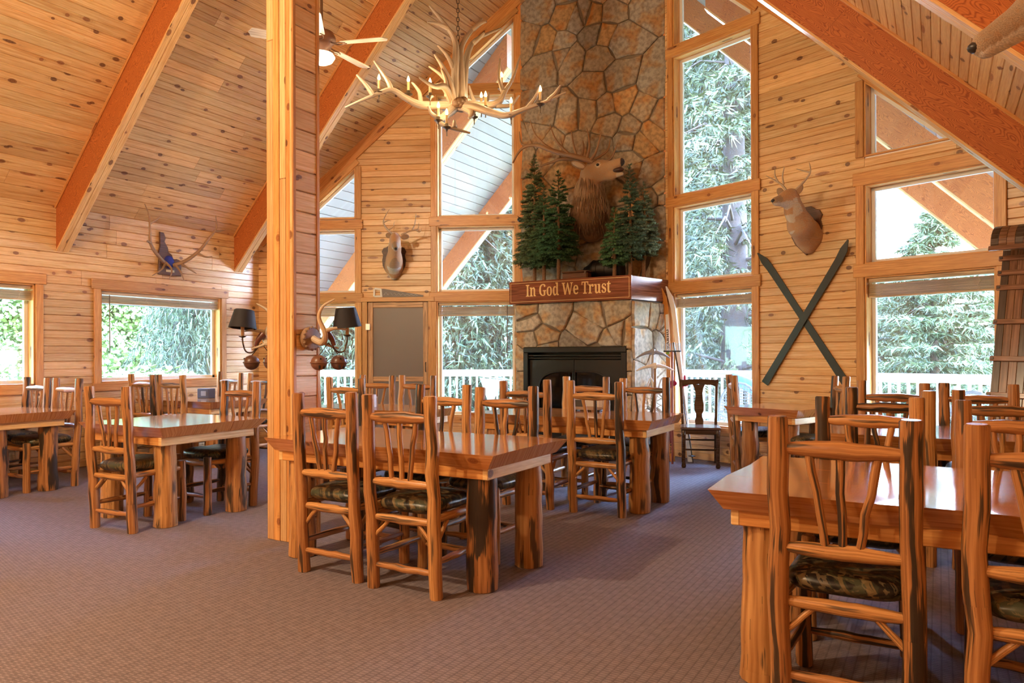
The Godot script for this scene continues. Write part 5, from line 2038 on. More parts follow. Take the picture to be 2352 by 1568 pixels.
func fan(at: Vector3, label: String, turn: float, hang: float, power: float) -> void:
	var r := thing("ceiling_fan", label, "ceiling fan", at, turn, "ceiling fans with bowl lights")
	var brown := Color(0.12, 0.06, 0.03)
	var mb := MB.new()
	mb.col = brown
	mb.tube([Vector3(0, 0.1, 0), Vector3(0, hang, 0)], [0.014], 8)
	obj("downrod", mb, M.satin, r)
	mb = MB.new()
	mb.col = Color(0.22, 0.10, 0.05)
	mb.lathe(T(Vector3.ZERO), [Vector2(0, 0.15), Vector2(0.03, 0.15), Vector2(0.035, 0.11), Vector2(0.11, 0.10), Vector2(0.13, 0.06), Vector2(0.13, 0.02), Vector2(0.1, 0.0), Vector2(0.09, -0.03), Vector2(0.05, -0.05), Vector2(0.05, -0.09), Vector2(0, -0.09)], 20)
	obj("motor_housing", mb, M.satin, r)
	mb = MB.new()
	mb.lathe(T(Vector3(0, -0.09, 0)), [Vector2(0.05, 0.0), Vector2(0.11, -0.01), Vector2(0.125, -0.035), Vector2(0.1, -0.075), Vector2(0.05, -0.1), Vector2(0, -0.105)], 20)
	obj("light_bowl", mb, M.bowl, r)
	for k in 5:
		var b := Basis(Vector3.UP, k * TAU / 5) * Basis(Vector3.RIGHT, 0.2)
		var p := PackedVector2Array()
		for e in [[0.2, -0.055], [0.58, -0.07], [0.62, -0.065], [0.635, -0.03], [0.65, 0.0], [0.635, 0.03], [0.62, 0.065], [0.58, 0.07], [0.2, 0.055]]:
			p.append(Vector2(e[0], e[1]))
		mb = MB.new()
		mb.col = Color(0.72, 0.66, 0.58)
		mb.prism(T(Vector3(0, -0.01, 0), b * Basis(Vector3(1, 0, 0), Vector3(0, 0, -1), Vector3(0, 1, 0))), p, 0.007, 0.001)
		var bl := obj("blade", mb, M.grain, r)
		mb = MB.new()
		mb.col = brown
		for s in [-1.0, 1.0]:
			mb.tube(smooth([b * Vector3(0.1, 0.0, 0), b * Vector3(0.15, -0.015, 0.03 * s), b * Vector3(0.2, -0.012, 0.035 * s), b * Vector3(0.24, -0.012, 0.015 * s)], 3), [0.006], 5)
		obj("blade_iron", mb, M.satin, bl)
	omni(r, Vector3(0, -0.24, 0), power, Color(1.0, 0.88, 0.72), 0.1)

func sconce(label: String, base: Vector3, out: Vector3) -> void:
	var r := thing("antler_sconce", label, "wall lamp", base, 0.0, "antler sconces on the column")
	var side := Vector3.UP.cross(out)
	r.basis = Basis(side, Vector3.UP, out)
	# local: z out of the face
	var mb := MB.new()
	mb.col = Color(0.34, 0.22, 0.13)
	mb.lathe(T(Vector3(0, 0, 0.0), Basis(Vector3.RIGHT, PI / 2)), [Vector2(0.0, 0.0), Vector2(0.075, 0.0), Vector2(0.085, 0.02), Vector2(0.08, 0.045), Vector2(0.07, 0.055), Vector2(0, 0.055)], 18)
	for k in 16:
		var a := TAU * k / 16
		mb.ball(T(Vector3(cos(a) * 0.078, sin(a) * 0.078, 0.045), Basis.from_scale(Vector3.ONE * 0.011)), 6, 4)
	obj("antler_burr", mb, M.antler, r)
	mb = MB.new()
	mb.col = Color(0.70, 0.58, 0.42)
	horn(mb, [Vector3(0.0, 0, 0.05), Vector3(0.01, -0.03, 0.13), Vector3(-0.02, 0.03, 0.19), Vector3(-0.06, 0.14, 0.17), Vector3(-0.05, 0.22, 0.2), Vector3(0.0, 0.27, 0.26)], 0.026, 0.005)
	horn(mb, [Vector3(-0.03, 0.05, 0.19), Vector3(0.04, 0.07, 0.24), Vector3(0.1, 0.06, 0.28)], 0.016, 0.004)
	horn(mb, [Vector3(0.0, -0.02, 0.12), Vector3(0.05, -0.05, 0.16), Vector3(0.1, -0.07, 0.2)], 0.014, 0.004)
	obj("antler", mb, M.antler, r)
	mb = MB.new()
	mb.col = Color(0.14, 0.045, 0.03)
	horn(mb, [Vector3(0.02, 0.04, 0.16), Vector3(0.05, 0.0, 0.18), Vector3(0.06, -0.05, 0.2)], 0.026, 0.012)
	obj("leather_knot", mb, M.satin, r)
	mb = MB.new()
	mb.col = Color(0.10, 0.065, 0.04)
	mb.tube(smooth([Vector3(0.05, -0.03, 0.18), Vector3(0.08, -0.09, 0.20), Vector3(0.12, -0.09, 0.23), Vector3(0.135, -0.03, 0.245), Vector3(0.135, 0.02, 0.25)], 4), [0.006], 6)
	mb.lathe(T(Vector3(0.135, 0.01, 0.25)), [Vector2(0, 0), Vector2(0.02, 0.006), Vector2(0.03, 0.015), Vector2(0, 0.018)], 10)
	obj("arm", mb, M.metal, r)
	mb = MB.new()
	mb.col = Color(0.55, 0.33, 0.14)
	mb.tube([Vector3(0.135, 0.025, 0.25), Vector3(0.135, 0.1, 0.25)], [0.013], 8)
	obj("candle_sleeve", mb, M.satin, r)
	mb = MB.new()
	mb.col = Color(0.012, 0.012, 0.016)
	mb.lathe(T(Vector3(0.135, 0.08, 0.25), Basis(Vector3(0, 0, 1), 0.12)), [Vector2(0.098, 0.0), Vector2(0.1, 0.002), Vector2(0.07, 0.135), Vector2(0.068, 0.137), Vector2(0.066, 0.134), Vector2(0.096, 0.0)], 8)
	obj("lamp_shade", mb, M.matte, r)
	for k in 2:
		var c := Vector3(-0.05 + 0.13 * k, -0.17 - 0.0 * k, 0.16 + 0.06 * k)
		var m2 := MB.new()
		m2.col = Color(0.10, 0.045, 0.03) if k == 1 else Color(0.18, 0.08, 0.05)
		m2.ball(T(c, Basis.from_scale(Vector3(0.056, 0.054, 0.056))), 16, 12)
		m2.lathe(T(c), [Vector2(0.055, -0.006), Vector2(0.061, -0.003), Vector2(0.061, 0.003), Vector2(0.055, 0.006)], 18)
		var bell := obj("sleigh_bell", m2, M.satin, r)
		m2 = MB.new()
		m2.col = Color(0.008, 0.006, 0.005)
		for s in [-1.0, 1.0]:
			m2.box(T(c + Vector3(0.02 * s - 0.02, -0.03, 0.045)), Vector3(0.014, 0.026, 0.012), 0.003)
			m2.ball(T(c + Vector3(0.028 * s, 0.028, 0.044), Basis.from_scale(Vector3(0.007, 0.007, 0.006))), 6, 4)
		obj("slot", m2, M.matte, bell)
		m2 = MB.new()
		m2.col = Color(0.07, 0.045, 0.03)
		m2.tube([c + Vector3(0, 0.05, 0), Vector3(0.03, -0.03, 0.17)], [0.003], 4)
		obj("thong", m2, M.matte, bell)

# ------------------------------------------------------------------ small things
func fir(label: String, at: Vector3, h: float, rad: float, bare: float, sd: int, tint: Color) -> void:
	var rr := RandomNumberGenerator.new()
	rr.seed = sd
	var r := thing("artificial_fir", label, "artificial tree", at, 0.0, "artificial firs on the mantel")
	var mb := MB.new()
	mb.col = Color(0.34, 0.18, 0.09)
	mb.tube([Vector3.ZERO, Vector3(0.004, h * 0.4, 0), Vector3(0, h * 0.97, 0)], [0.027, 0.02, 0.005], 9)
	obj("trunk", mb, M.bark, r)
	mb = MB.new()
	var y := bare
	while y < h:
		var t := (y - bare) / (h - bare)
		var rl := rad * pow(1.0 - t, 0.85) * (0.6 if t < 0.06 else 1.0) + 0.03
		var n := int(lerpf(13, 4, t))
		for k in n:
			var a := rr.randf() * TAU
			var l := rl * rr.randf_range(0.65, 1.1)
			var d := Vector3(cos(a), lerpf(-0.25, 0.7, t * t), sin(a)).normalized()
			var p0 := Vector3(0, y, 0)
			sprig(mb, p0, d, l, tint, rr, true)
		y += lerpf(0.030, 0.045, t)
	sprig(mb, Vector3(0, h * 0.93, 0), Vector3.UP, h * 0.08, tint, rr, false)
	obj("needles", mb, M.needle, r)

func sprig(mb: MB, p0: Vector3, d: Vector3, l: float, tint: Color, rr: RandomNumberGenerator, fork: bool) -> void:
	var s := d.cross(Vector3.UP if absf(d.y) < 0.9 else Vector3.RIGHT).normalized()
	var o := s.cross(d)
	var n := int(l / 0.006)
	for k in n:
		var t := (k + 0.5) / n
		if t < 0.22 and fork:
			continue
		var p := p0 + d * (l * t) + Vector3(0, -0.06 * t * t * l, 0)
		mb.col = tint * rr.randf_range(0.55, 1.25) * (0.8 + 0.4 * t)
		for j in 2:
			var a := rr.randf() * TAU
			var e := s * cos(a) + o * sin(a)
			var q := (d * 0.75 + e).normalized() * rr.randf_range(0.022, 0.034)
			var w := d.cross(e).normalized() * 0.0036
			var i := mb.v.size()
			var nn := w.cross(q).normalized()
			mb.add(p - w, nn, Vector2.ZERO)
			mb.add(p + w, nn, Vector2.ZERO)
			mb.add(p + q, nn, Vector2.ZERO)
			mb.tri(i, i + 1, i + 2)
	if fork and l > 0.09:
		for sg in [-1.0, 1.0]:
			sprig(mb, p0 + d * l * 0.5, (d + s * sg * 0.8).normalized(), l * 0.45, tint, rr, false)
			sprig(mb, p0 + d * l * 0.72, (d + s * sg * 0.8).normalized(), l * 0.32, tint, rr, false)

# flat ski between two points; face = direction of its upper side
func ski_mesh(mb: MB, a: Vector3, b: Vector3, facing: Vector3, w: float, th: float, curl: float) -> void:
	var y := (b - a).normalized()
	var z := (facing - y * facing.dot(y)).normalized()
	var x := y.cross(z)
	var l := a.distance_to(b)
	var n := 16
	var prev := []
	for k in n + 1:
		var t := float(k) / n
		if t > 0.8:
			t = 0.8 + (t - 0.8)
		var ww := w * (1.0 - 0.12 * sin(t * PI))
		if t > 0.93:
			ww *= sqrt(maxf(0.02, 1.0 - pow((t - 0.93) / 0.07, 2.0)))
		var lift := curl * pow(maxf(0.0, (t - 0.84) / 0.16), 2.0)
		var c := a + y * (l * t) + z * lift
		var ring := [c - x * ww / 2, c + x * ww / 2, c + x * ww / 2 + z * th, c - x * ww / 2 + z * th]
		if prev.size():
			var lt := l / n
			mb.face([prev[3], prev[2], ring[2], ring[3]], z, [Vector2(t * l - lt, 0), Vector2(t * l - lt, w), Vector2(t * l, w), Vector2(t * l, 0)])
			mb.face([prev[0], prev[1], ring[1], ring[0]], -z, [Vector2(t * l - lt, 0), Vector2(t * l - lt, w), Vector2(t * l, w), Vector2(t * l, 0)])
			mb.face([prev[1], prev[2], ring[2], ring[1]], x, [Vector2(0, 0), Vector2(0, th), Vector2(lt, th), Vector2(lt, 0)])
			mb.face([prev[0], prev[3], ring[3], ring[0]], -x, [Vector2(0, 0), Vector2(0, th), Vector2(lt, th), Vector2(lt, 0)])
		else:
			mb.face(ring, -y, [Vector2.ZERO, Vector2.ZERO, Vector2.ZERO, Vector2.ZERO])
		prev = ring

func decor() -> void:
	var uL := W(-0.9001, 0, -0.4357)
	var nL := W(0.4357, 0, -0.9001)
	var uR := W(0.9391, 0, -0.3436)
	var nR := W(-0.3436, 0, -0.9391)
	var sans := SystemFont.new()
	sans.font_names = PackedStringArray(["Droid Sans"])
	sans.font_weight = 700
	# firs on the mantel
	var top := 2.251
	fir("tallest artificial fir at the left end of the mantel", W(-4.79, top, 8.78), 1.80, 0.30, 0.30, 1, Color(0.10, 0.15, 0.06))
	fir("slim artificial fir on the mantel, between two taller ones on the left", W(-4.58, top, 8.66), 1.32, 0.24, 0.28, 2, Color(0.06, 0.13, 0.05))
	fir("dark green artificial fir on the mantel, just left of the elk", W(-4.31, top, 8.56), 1.46, 0.30, 0.34, 3, Color(0.045, 0.13, 0.05))
	fir("shortest artificial fir on the mantel, just right of the elk", W(-3.52, top, 8.55), 0.88, 0.20, 0.22, 4, Color(0.075, 0.18, 0.07))
	fir("tall dark-topped artificial fir on the mantel, right of the elk", W(-3.36, top, 8.68), 1.44, 0.25, 0.30, 5, Color(0.06, 0.12, 0.07))
	fir("pale green artificial fir at the right end of the mantel", W(-3.24, top, 8.84), 1.24, 0.23, 0.36, 6, Color(0.14, 0.20, 0.12))
	# box and black stove pipe on the mantel
	var r := thing("wooden_box", "worn brown box on the mantel beside the black drum", "box", W(-4.02, top, 8.52))
	rbox("body", r, M.grain, Vector3(-0.19, 0, -0.07), Vector3(0.17, 0.105, 0.07), 0.015, Color(0.20, 0.10, 0.06))
	rbox("lid", r, M.grain, Vector3(-0.195, 0.105, -0.075), Vector3(0.175, 0.125, 0.075), 0.01, Color(0.26, 0.15, 0.10))
	rbox("clasp", r, M.metal, Vector3(0.13, 0.08, 0.068), Vector3(0.155, 0.12, 0.076), 0.002, Color(0.12, 0.1, 0.08))
	r = thing("black_drum", "black barrel-shaped drum lying on the mantel under the elk", "drum", W(-3.78, top + 0.008, 8.80))
	var mb := MB.new()
	mb.col = Color(1, 1, 1)
	mb.lathe(T(Vector3(-0.26, 0.14, 0), Basis(Vector3(0, 0, 1), -PI / 2)), [Vector2(0, 0), Vector2(0.06, 0.0), Vector2(0.085, 0.06), Vector2(0.135, 0.12), Vector2(0.14, 0.16), Vector2(0.14, 0.5), Vector2(0.13, 0.52), Vector2(0, 0.52)], 24)
	obj("barrel", mb, M.black, r)
	for x in [0.14, 0.21, 0.33]:
		mb = MB.new()
		mb.col = Color(1.6, 1.6, 1.6)
		mb.lathe(T(Vector3(-0.26 + x, 0.14, 0), Basis(Vector3(0, 0, 1), -PI / 2)), [Vector2(0.138, -0.006), Vector2(0.145, -0.003), Vector2(0.145, 0.003), Vector2(0.138, 0.006)], 24)
		obj("band", mb, M.black, r)

	# crossed skis
	var sk := Color(0.030, 0.036, 0.034)
	var of := nR * 0.024
	r = thing("old_ski", "old black ski on the boarded wall, tip at the upper right", "ski", W(-1.693, 0.969, wall_r_z(-1.693)) + of, 0.0, "crossed old skis")
	mb = MB.new()
	mb.col = sk
	ski_mesh(mb, W(-1.693, 0.969, wall_r_z(-1.693)) + of * 1.7, W(-0.765, 2.47, wall_r_z(-0.765)) + of * 1.7, nR, 0.085, 0.012, 0.06)
	objw("blade", mb, M.satin, r)
	r = thing("old_ski", "old black ski on the boarded wall, tip at the upper left", "ski", W(-0.833, 1.003, wall_r_z(-0.833)) + of, 0.0, "crossed old skis")
	mb = MB.new()
	mb.col = sk
	ski_mesh(mb, W(-0.833, 1.003, wall_r_z(-0.833)) + of, W(-1.745, 2.45, wall_r_z(-1.745)) + of, nR, 0.085, 0.012, 0.06)
	objw("blade", mb, M.satin, r)

	# toboggan
	var a := W(0.50, 0.0, 7.06)
	var b := W(0.70, 2.18, 7.50)
	r = thing("toboggan", "striped wooden toboggan with curled nose leaning beside the right window", "sled", a)
	var ty := (b - a).normalized()
	var tx := (uR - ty * uR.dot(ty)).normalized()
	var tz := tx.cross(ty).normalized()
	r.basis = Basis(tx, ty, tz)
	var tl := a.distance_to(b)
	for k in 8:
		var x := -0.235 + k * 0.059
		var dk := k in [0, 3, 6]
		var m1 := MB.new()
		m1.col = (Color(0.10, 0.075, 0.065) if dk else Color(0.33, 0.17, 0.10)) * rng.randf_range(0.85, 1.15)
		m1.uo = Vector2(rng.randf(), rng.randf())
		m1.box(T(Vector3(x + 0.029, tl / 2, 0)), Vector3(0.056, tl, 0.012), 0.002)
		# curled nose
		var pr := 0.155
		var last := Vector2(0, tl)
		for j in 14:
			var an := (j + 1) / 14.0 * PI * 1.15
			var p := Vector2(pr - pr * cos(an), tl + pr * sin(an))
			var pa := Vector3(x + 0.029, last.y, last.x)
			var pb := Vector3(x + 0.029, p.y, p.x)
			m1.box(along(pa, pb + (pb - pa) * 0.06, Vector3.RIGHT), Vector3(0.012, pa.distance_to(pb) * 1.06, 0.056), 0.0)
			last = p
		obj("slat", m1, M.gloss_grain, r)
	for y in [0.25, 0.62, 0.97, 1.28, 1.60, 1.90, 2.03, 2.16]:
		var m2 := rbox("cross_bar", r, M.gloss_grain, Vector3(-0.255, y - 0.022, 0.006), Vector3(0.255, y + 0.022, 0.03), 0.004, Color(0.36, 0.19, 0.12))
		for s in [-1.0, 1.0]:
			rbox("eyelet", m2, M.metal, Vector3(s * 0.235 - 0.012, y - 0.01, 0.03), Vector3(s * 0.235 + 0.012, y + 0.01, 0.036), 0.003, Color(0.08, 0.07, 0.06))
	rbox("nose_bar", r, M.gloss_grain, Vector3(-0.25, tl - 0.09, 0.285), Vector3(0.25, tl - 0.05, 0.31), 0.004, Color(0.34, 0.19, 0.13))

	# hand saw on the door head
	r = thing("hand_saw", "old hand saw with painted mountains, lying on the door head", "saw", W(-7.12, 2.15, wall_l_z(-7.12)) + nL * 0.034)
	r.basis = Basis(-uL, Vector3.UP, nL)
	mb = MB.new()
	mb.col = Color(0.12, 0.10, 0.095)
	mb.prism(T(Vector3.ZERO), PackedVector2Array([Vector2(0.06, 0.0), Vector2(0.70, 0.0), Vector2(0.705, 0.025), Vector2(0.11, 0.125), Vector2(0.08, 0.12)]), 0.003)
	obj("blade", mb, M.satin, r)
	mb = MB.new()
	mb.col = Color(0.75, 0.74, 0.7)
	var hp := PackedVector2Array([Vector2(-0.03, 0.0), Vector2(0.02, -0.0), Vector2(0.1, 0.005), Vector2(0.105, 0.05), Vector2(0.09, 0.11), Vector2(0.03, 0.115), Vector2(-0.01, 0.135), Vector2(-0.03, 0.1)])
	var hole := PackedVector2Array([Vector2(0.0, 0.03), Vector2(0.05, 0.03), Vector2(0.05, 0.09), Vector2(0.01, 0.1)])
	for e in [[Vector2(-0.025, 0.005), Vector2(-0.02, 0.125)], [Vector2(-0.02, 0.125), Vector2(0.08, 0.112)], [Vector2(0.075, 0.115), Vector2(0.085, 0.005)], [Vector2(-0.025, 0.008), Vector2(0.1, 0.008)]]:
		bar(mb, Vector3(e[0].x, e[0].y + 0.006, 0.002), Vector3(e[1].x, e[1].y + 0.006, 0.002), 0.03, 0.016, 0.005, Vector3.BACK)
	obj("handle", mb, M.satin, r)
	mb = MB.new()
	mb.col = Color(0.85, 0.85, 0.85)
	var zig := []
	for k in 17:
		var t := k / 16.0
		zig.append(Vector3(0.12 + 0.5 * t, (0.018 + (0.05 * (1.0 - t) + 0.012) * (1.0 if k % 2 else 0.25)), 0.0035))
	mb.tube(zig, [0.0022], 4)
	obj("mountain_drawing", mb, M.matte, r)

	# skis leaning beside the fireplace
	r = thing("touring_ski", "orange and white touring ski lettered near its tip, leaning by the fireplace", "ski", W(-2.80, 0, 8.62), 0.0, "touring skis by the fireplace")
	var s0 := W(-2.80, 0, 8.62)
	var s1 := W(-3.0, 2.15, 9.0)
	var fz := (W(-0.35, 0, -0.94)).normalized()
	mb = MB.new()
	mb.col = Color(0.62, 0.25, 0.05)
	ski_mesh(mb, s0, s1, fz, 0.07, 0.018, 0.1)
	objw("blade", mb, M.satin, r)
	var sy := (s1 - s0).normalized()
	var sz := (fz - sy * fz.dot(sy)).normalized()
	var sx := sy.cross(sz)
	mb = MB.new()
	mb.col = Color(0.88, 0.86, 0.82)
	mb.box(T(s0 + sy * 1.6 + sz * 0.019 + sx * 0.01, Basis(sx, sy, sz)), Vector3(0.045, 0.55, 0.002))
	objw("white_panel", mb, M.satin, r)
	mb = MB.new()
	mb.col = Color(0.15, 0.02, 0.02)
	mb.box(T(s0 + sy * 0.33 + sz * 0.019, Basis(sx, sy, sz)), Vector3(0.04, 0.22, 0.002))
	mb.col = Color(0.2, 0.4, 0.05)
	mb.box(T(s0 + sy * 1.34 + sz * 0.0205, Basis(sx, sy, sz)), Vector3(0.045, 0.03, 0.002))
	objw("colour_bands", mb, M.satin, r)
	text3(r, "KARHU", sans, s0 + sy * 1.40 + sz * 0.0205 + sx * 0.03 - r.position, 0.036, 0.24, Color(0.06, 0.025, 0.02), "lettering", Basis(sy, -sx, sz))
	text3(r, "KICK", sans, s0 + sy * 0.1 + sz * 0.0205 + sx * 0.02 - r.position, 0.04, 0.12, Color(0.02, 0.02, 0.02), "lettering", Basis(sy, -sx, sz))
	r = thing("touring_ski", "white touring ski leaning against the window frame by the fireplace", "ski", W(-2.60, 0, 8.70), 0.0, "touring skis by the fireplace")
	s0 = W(-2.60, 0, 8.70)
	s1 = W(-2.93, 2.15, 9.01)
	mb = MB.new()
	mb.col = Color(0.86, 0.86, 0.86)
	ski_mesh(mb, s0, s1, fz, 0.07, 0.018, 0.1)
	objw("blade", mb, M.satin, r)
	text3(r, "KICK", sans, s0 + (s1 - s0).normalized() * 0.1 + fz * 0.0205 + Vector3(0.02, 0, 0) - r.position, 0.04, 0.12, Color(0.02, 0.02, 0.02), "lettering", Basis((s1 - s0).normalized(), -((s1 - s0).normalized().cross(fz)).normalized(), fz))
	for q in [[W(-2.88, 0.93, 8.76), W(-2.79, 0.96, 8.74), "left"], [W(-2.74, 0.93, 8.80), W(-2.66, 0.95, 8.78), "right"]]:
		mb = MB.new()
		mb.col = Color(0.42, 0.012, 0.04)
		r = thing("red_mitten", "%s red wool mitten hanging on the leaning skis" % q[2], "mitten", q[0], 0.0, "red mittens on the skis")
		mb.ball(Transform3D(Basis(Vector3(0.05, 0, 0), Vector3(0, 0.035, 0), Vector3(0, 0, 0.025)), (q[0] + q[1]) * 0.5), 10, 8)
		mb.ball(Transform3D(Basis(Vector3(0.02, 0.012, 0), Vector3(-0.012, 0.03, 0), Vector3(0, 0, 0.02)), (q[0] + q[1]) * 0.5 + Vector3(-0.035, -0.025, 0)), 8, 6)
		mb.ball(Transform3D(Basis(Vector3(0.016, 0, 0), Vector3(0, 0.05, 0), Vector3(0, 0, 0.016)), (q[0] + q[1]) * 0.5 + Vector3(0.0, 0.06, 0)), 8, 6)
		objw("knit", mb, M.matte, r)
	# ski pole
	r = thing("ski_pole", "black ski pole leaning with the touring skis", "ski pole", W(-2.55, 0, 8.62))
	mb = MB.new()
	mb.col = Color(0.02, 0.02, 0.022)
	mb.tube([W(-2.55, 0.0, 8.62), W(-2.88, 1.45, 8.92)], [0.006, 0.011], 8)
	objw("shaft", mb, M.satin, r)
	mb = MB.new()
	mb.col = Color(0.03, 0.03, 0.03)
	mb.lathe(T(W(-2.57, 0.08, 8.64)), [Vector2(0.008, 0.0), Vector2(0.045, -0.004), Vector2(0.045, 0.004), Vector2(0.008, 0.012)], 12)
	objw("basket", mb, M.satin, r)
	# pickaxes
	for e in [["white", W(-2.82, 0, 8.0), W(-2.87, 1.17, 8.2), Color(0.85, 0.82, 0.78), 0.22, 0.45], ["grey", W(-2.93, 0, 8.2), W(-2.96, 1.33, 8.38), Color(0.30, 0.30, 0.31), 0.2, 0.6]]:
		r = thing("pickaxe", "%s pickaxe with curved head leaning on the fireplace side" % e[0], "pickaxe", e[1], 0.0, "pickaxes by the fireplace")
		mb = MB.new()
		mb.col = Color(0.5, 0.48, 0.46) if e[0] == "grey" else Color(0.36, 0.2, 0.1)
		mb.tube([e[1], e[2]], [0.016, 0.018], 8)
		objw("handle", mb, M.grain, r)
		mb = MB.new()
		mb.col = e[3]
		var d := W(0.8624, 0, 0.5062)
		var c: Vector3 = e[2]
		var hw: float = e[4]
		var pts := []
		var rad := []
		for k in 11:
			var t := k / 5.0 - 1.0
			pts.append(c + d * (t * hw) + Vector3(0, -e[5] * t * t * hw * 0.6, 0))
			rad.append(lerpf(0.028, 0.008, absf(t)))
		mb.tube(pts, rad, 8)
		mb.box(T(c), Vector3(0.05, 0.07, 0.05), 0.006)
		objw("head", mb, M.satin, r)
	# snowshoes
	for k in 2:
		var o := W(-2.99 + 0.15 * k, 0.35, 8.1 + 0.06 * k)
		r = thing("snowshoe", "%s white snowshoe leaning on the fireplace side" % ["left", "right"][k], "snowshoe", o, 0.0, "snowshoes by the fireplace")
		r.rotation = Vector3(-0.12, -0.6, 0.05 * k)
		r.position.y = 0.01
		var out := []
		for j in 25:
			var t := j / 24.0 * TAU
			out.append(Vector3(sin(t) * 0.12 * (1.0 + 0.25 * cos(t)), 0.52 - cos(t) * 0.5, 0))
		mb = MB.new()
		mb.col = Color(0.80, 0.78, 0.74)
		mb.tube(out, [0.011], 7, false)
		obj("frame", mb, M.satin, r)
		mb = MB.new()
		mb.col = Color(0.72, 0.70, 0.66)
		for j in 9:
			var y := 0.18 + j * 0.08
			mb.tube([Vector3(-0.11, y, 0), Vector3(0.11, y + 0.08, 0)], [0.004], 4)
			mb.tube([Vector3(0.11, y, 0), Vector3(-0.11, y + 0.08, 0)], [0.004], 4)
		obj("lacing", mb, M.matte, r)
	# broom-like rake
	r = thing("garden_rake", "dark rake leaning upright beside the fireplace, tines up", "rake", W(-2.74, 0, 8.42))
	mb = MB.new()
	mb.col = Color(0.25, 0.05, 0.035)
	mb.tube([W(-2.74, 0, 8.42), W(-2.80, 1.34, 8.62)], [0.013], 8)
	objw("handle", mb, M.satin, r)
	mb = MB.new()
	mb.col = Color(0.05, 0.05, 0.05)
	var c0 := W(-2.80, 1.34, 8.62)
	bar(mb, c0 - uR * 0.13, c0 + uR * 0.13, 0.016, 0.016)
	for k in 9:
		bar(mb, c0 + uR * (-0.12 + k * 0.03), c0 + uR * (-0.12 + k * 0.03) + Vector3(0, 0.1, 0.0), 0.006, 0.006, 0.0)
	objw("head", mb, M.metal, r)

	# small black camera on the window trim
	r = thing("security_camera", "small black camera on the trim left of the chimney firs", "camera", W(-5.2, 3.24, wall_l_z(-5.2)) + nL * 0.05)
	mb = MB.new()
	mb.col = Color(1, 1, 1)
	mb.ball(T(Vector3(0, 0, 0.03), Basis.from_scale(Vector3(0.04, 0.035, 0.04))), 10, 8)
	obj("housing", mb, M.black, r)
	mb = MB.new()
	mb.tube(smooth([Vector3(0, 0.02, 0.02), Vector3(-0.06, 0.06, 0.01), Vector3(-0.14, 0.07, 0.0)], 4), [0.006], 5)
	obj("cable", mb, M.black, r)

	# things on the tables
	r = thing("table_caddy", "white retro-style caddy on the table before the fireplace", "caddy", W(-2.83, 0.775, 6.22), 0.1)
	rbox("body", r, M.satin, Vector3(-0.15, 0.015, -0.06), Vector3(0.15, 0.15, 0.06), 0.03, Color(0.62, 0.58, 0.5))
	rbox("dark_front", r, M.satin, Vector3(-0.11, 0.045, 0.055), Vector3(-0.02, 0.11, 0.064), 0.004, Color(0.05, 0.05, 0.05))
	rbox("grille", r, M.metal, Vector3(0.0, 0.045, 0.055), Vector3(0.11, 0.11, 0.064), 0.004, Color(0.6, 0.6, 0.58))
	for x in [-0.11, 0.11]:
		rbox("foot", r, M.black, Vector3(x - 0.015, 0, -0.05), Vector3(x + 0.015, 0.016, 0.05), 0.002)
	r = thing("napkin_holder", "pale napkin holder on the table before the grey door", "napkin holder", W(-5.02, 0.775, 5.66), 0.2)
	rbox("side", r, M.metal, Vector3(-0.08, 0, -0.04), Vector3(0.08, 0.11, -0.034), 0.002, Color(0.7, 0.72, 0.75))
	rbox("side", r, M.metal, Vector3(-0.08, 0, 0.034), Vector3(0.08, 0.11, 0.04), 0.002, Color(0.7, 0.72, 0.75))
	rbox("napkins", r, M.matte, Vector3(-0.075, 0.0, -0.032), Vector3(0.075, 0.13, 0.032), 0.004, Color(0.75, 0.78, 0.85))
	r = thing("napkin_box", "dark napkin box on the table under the left window", "napkin holder", W(-7.95, 0.775, 5.95), 0.2)
	rbox("box", r, M.satin, Vector3(-0.09, 0, -0.06), Vector3(0.09, 0.12, 0.06), 0.006, Color(0.08, 0.08, 0.1))
	rbox("label_plate", r, M.satin, Vector3(-0.03, 0.03, 0.059), Vector3(0.05, 0.09, 0.064), 0.002, Color(0.3, 0.3, 0.32))

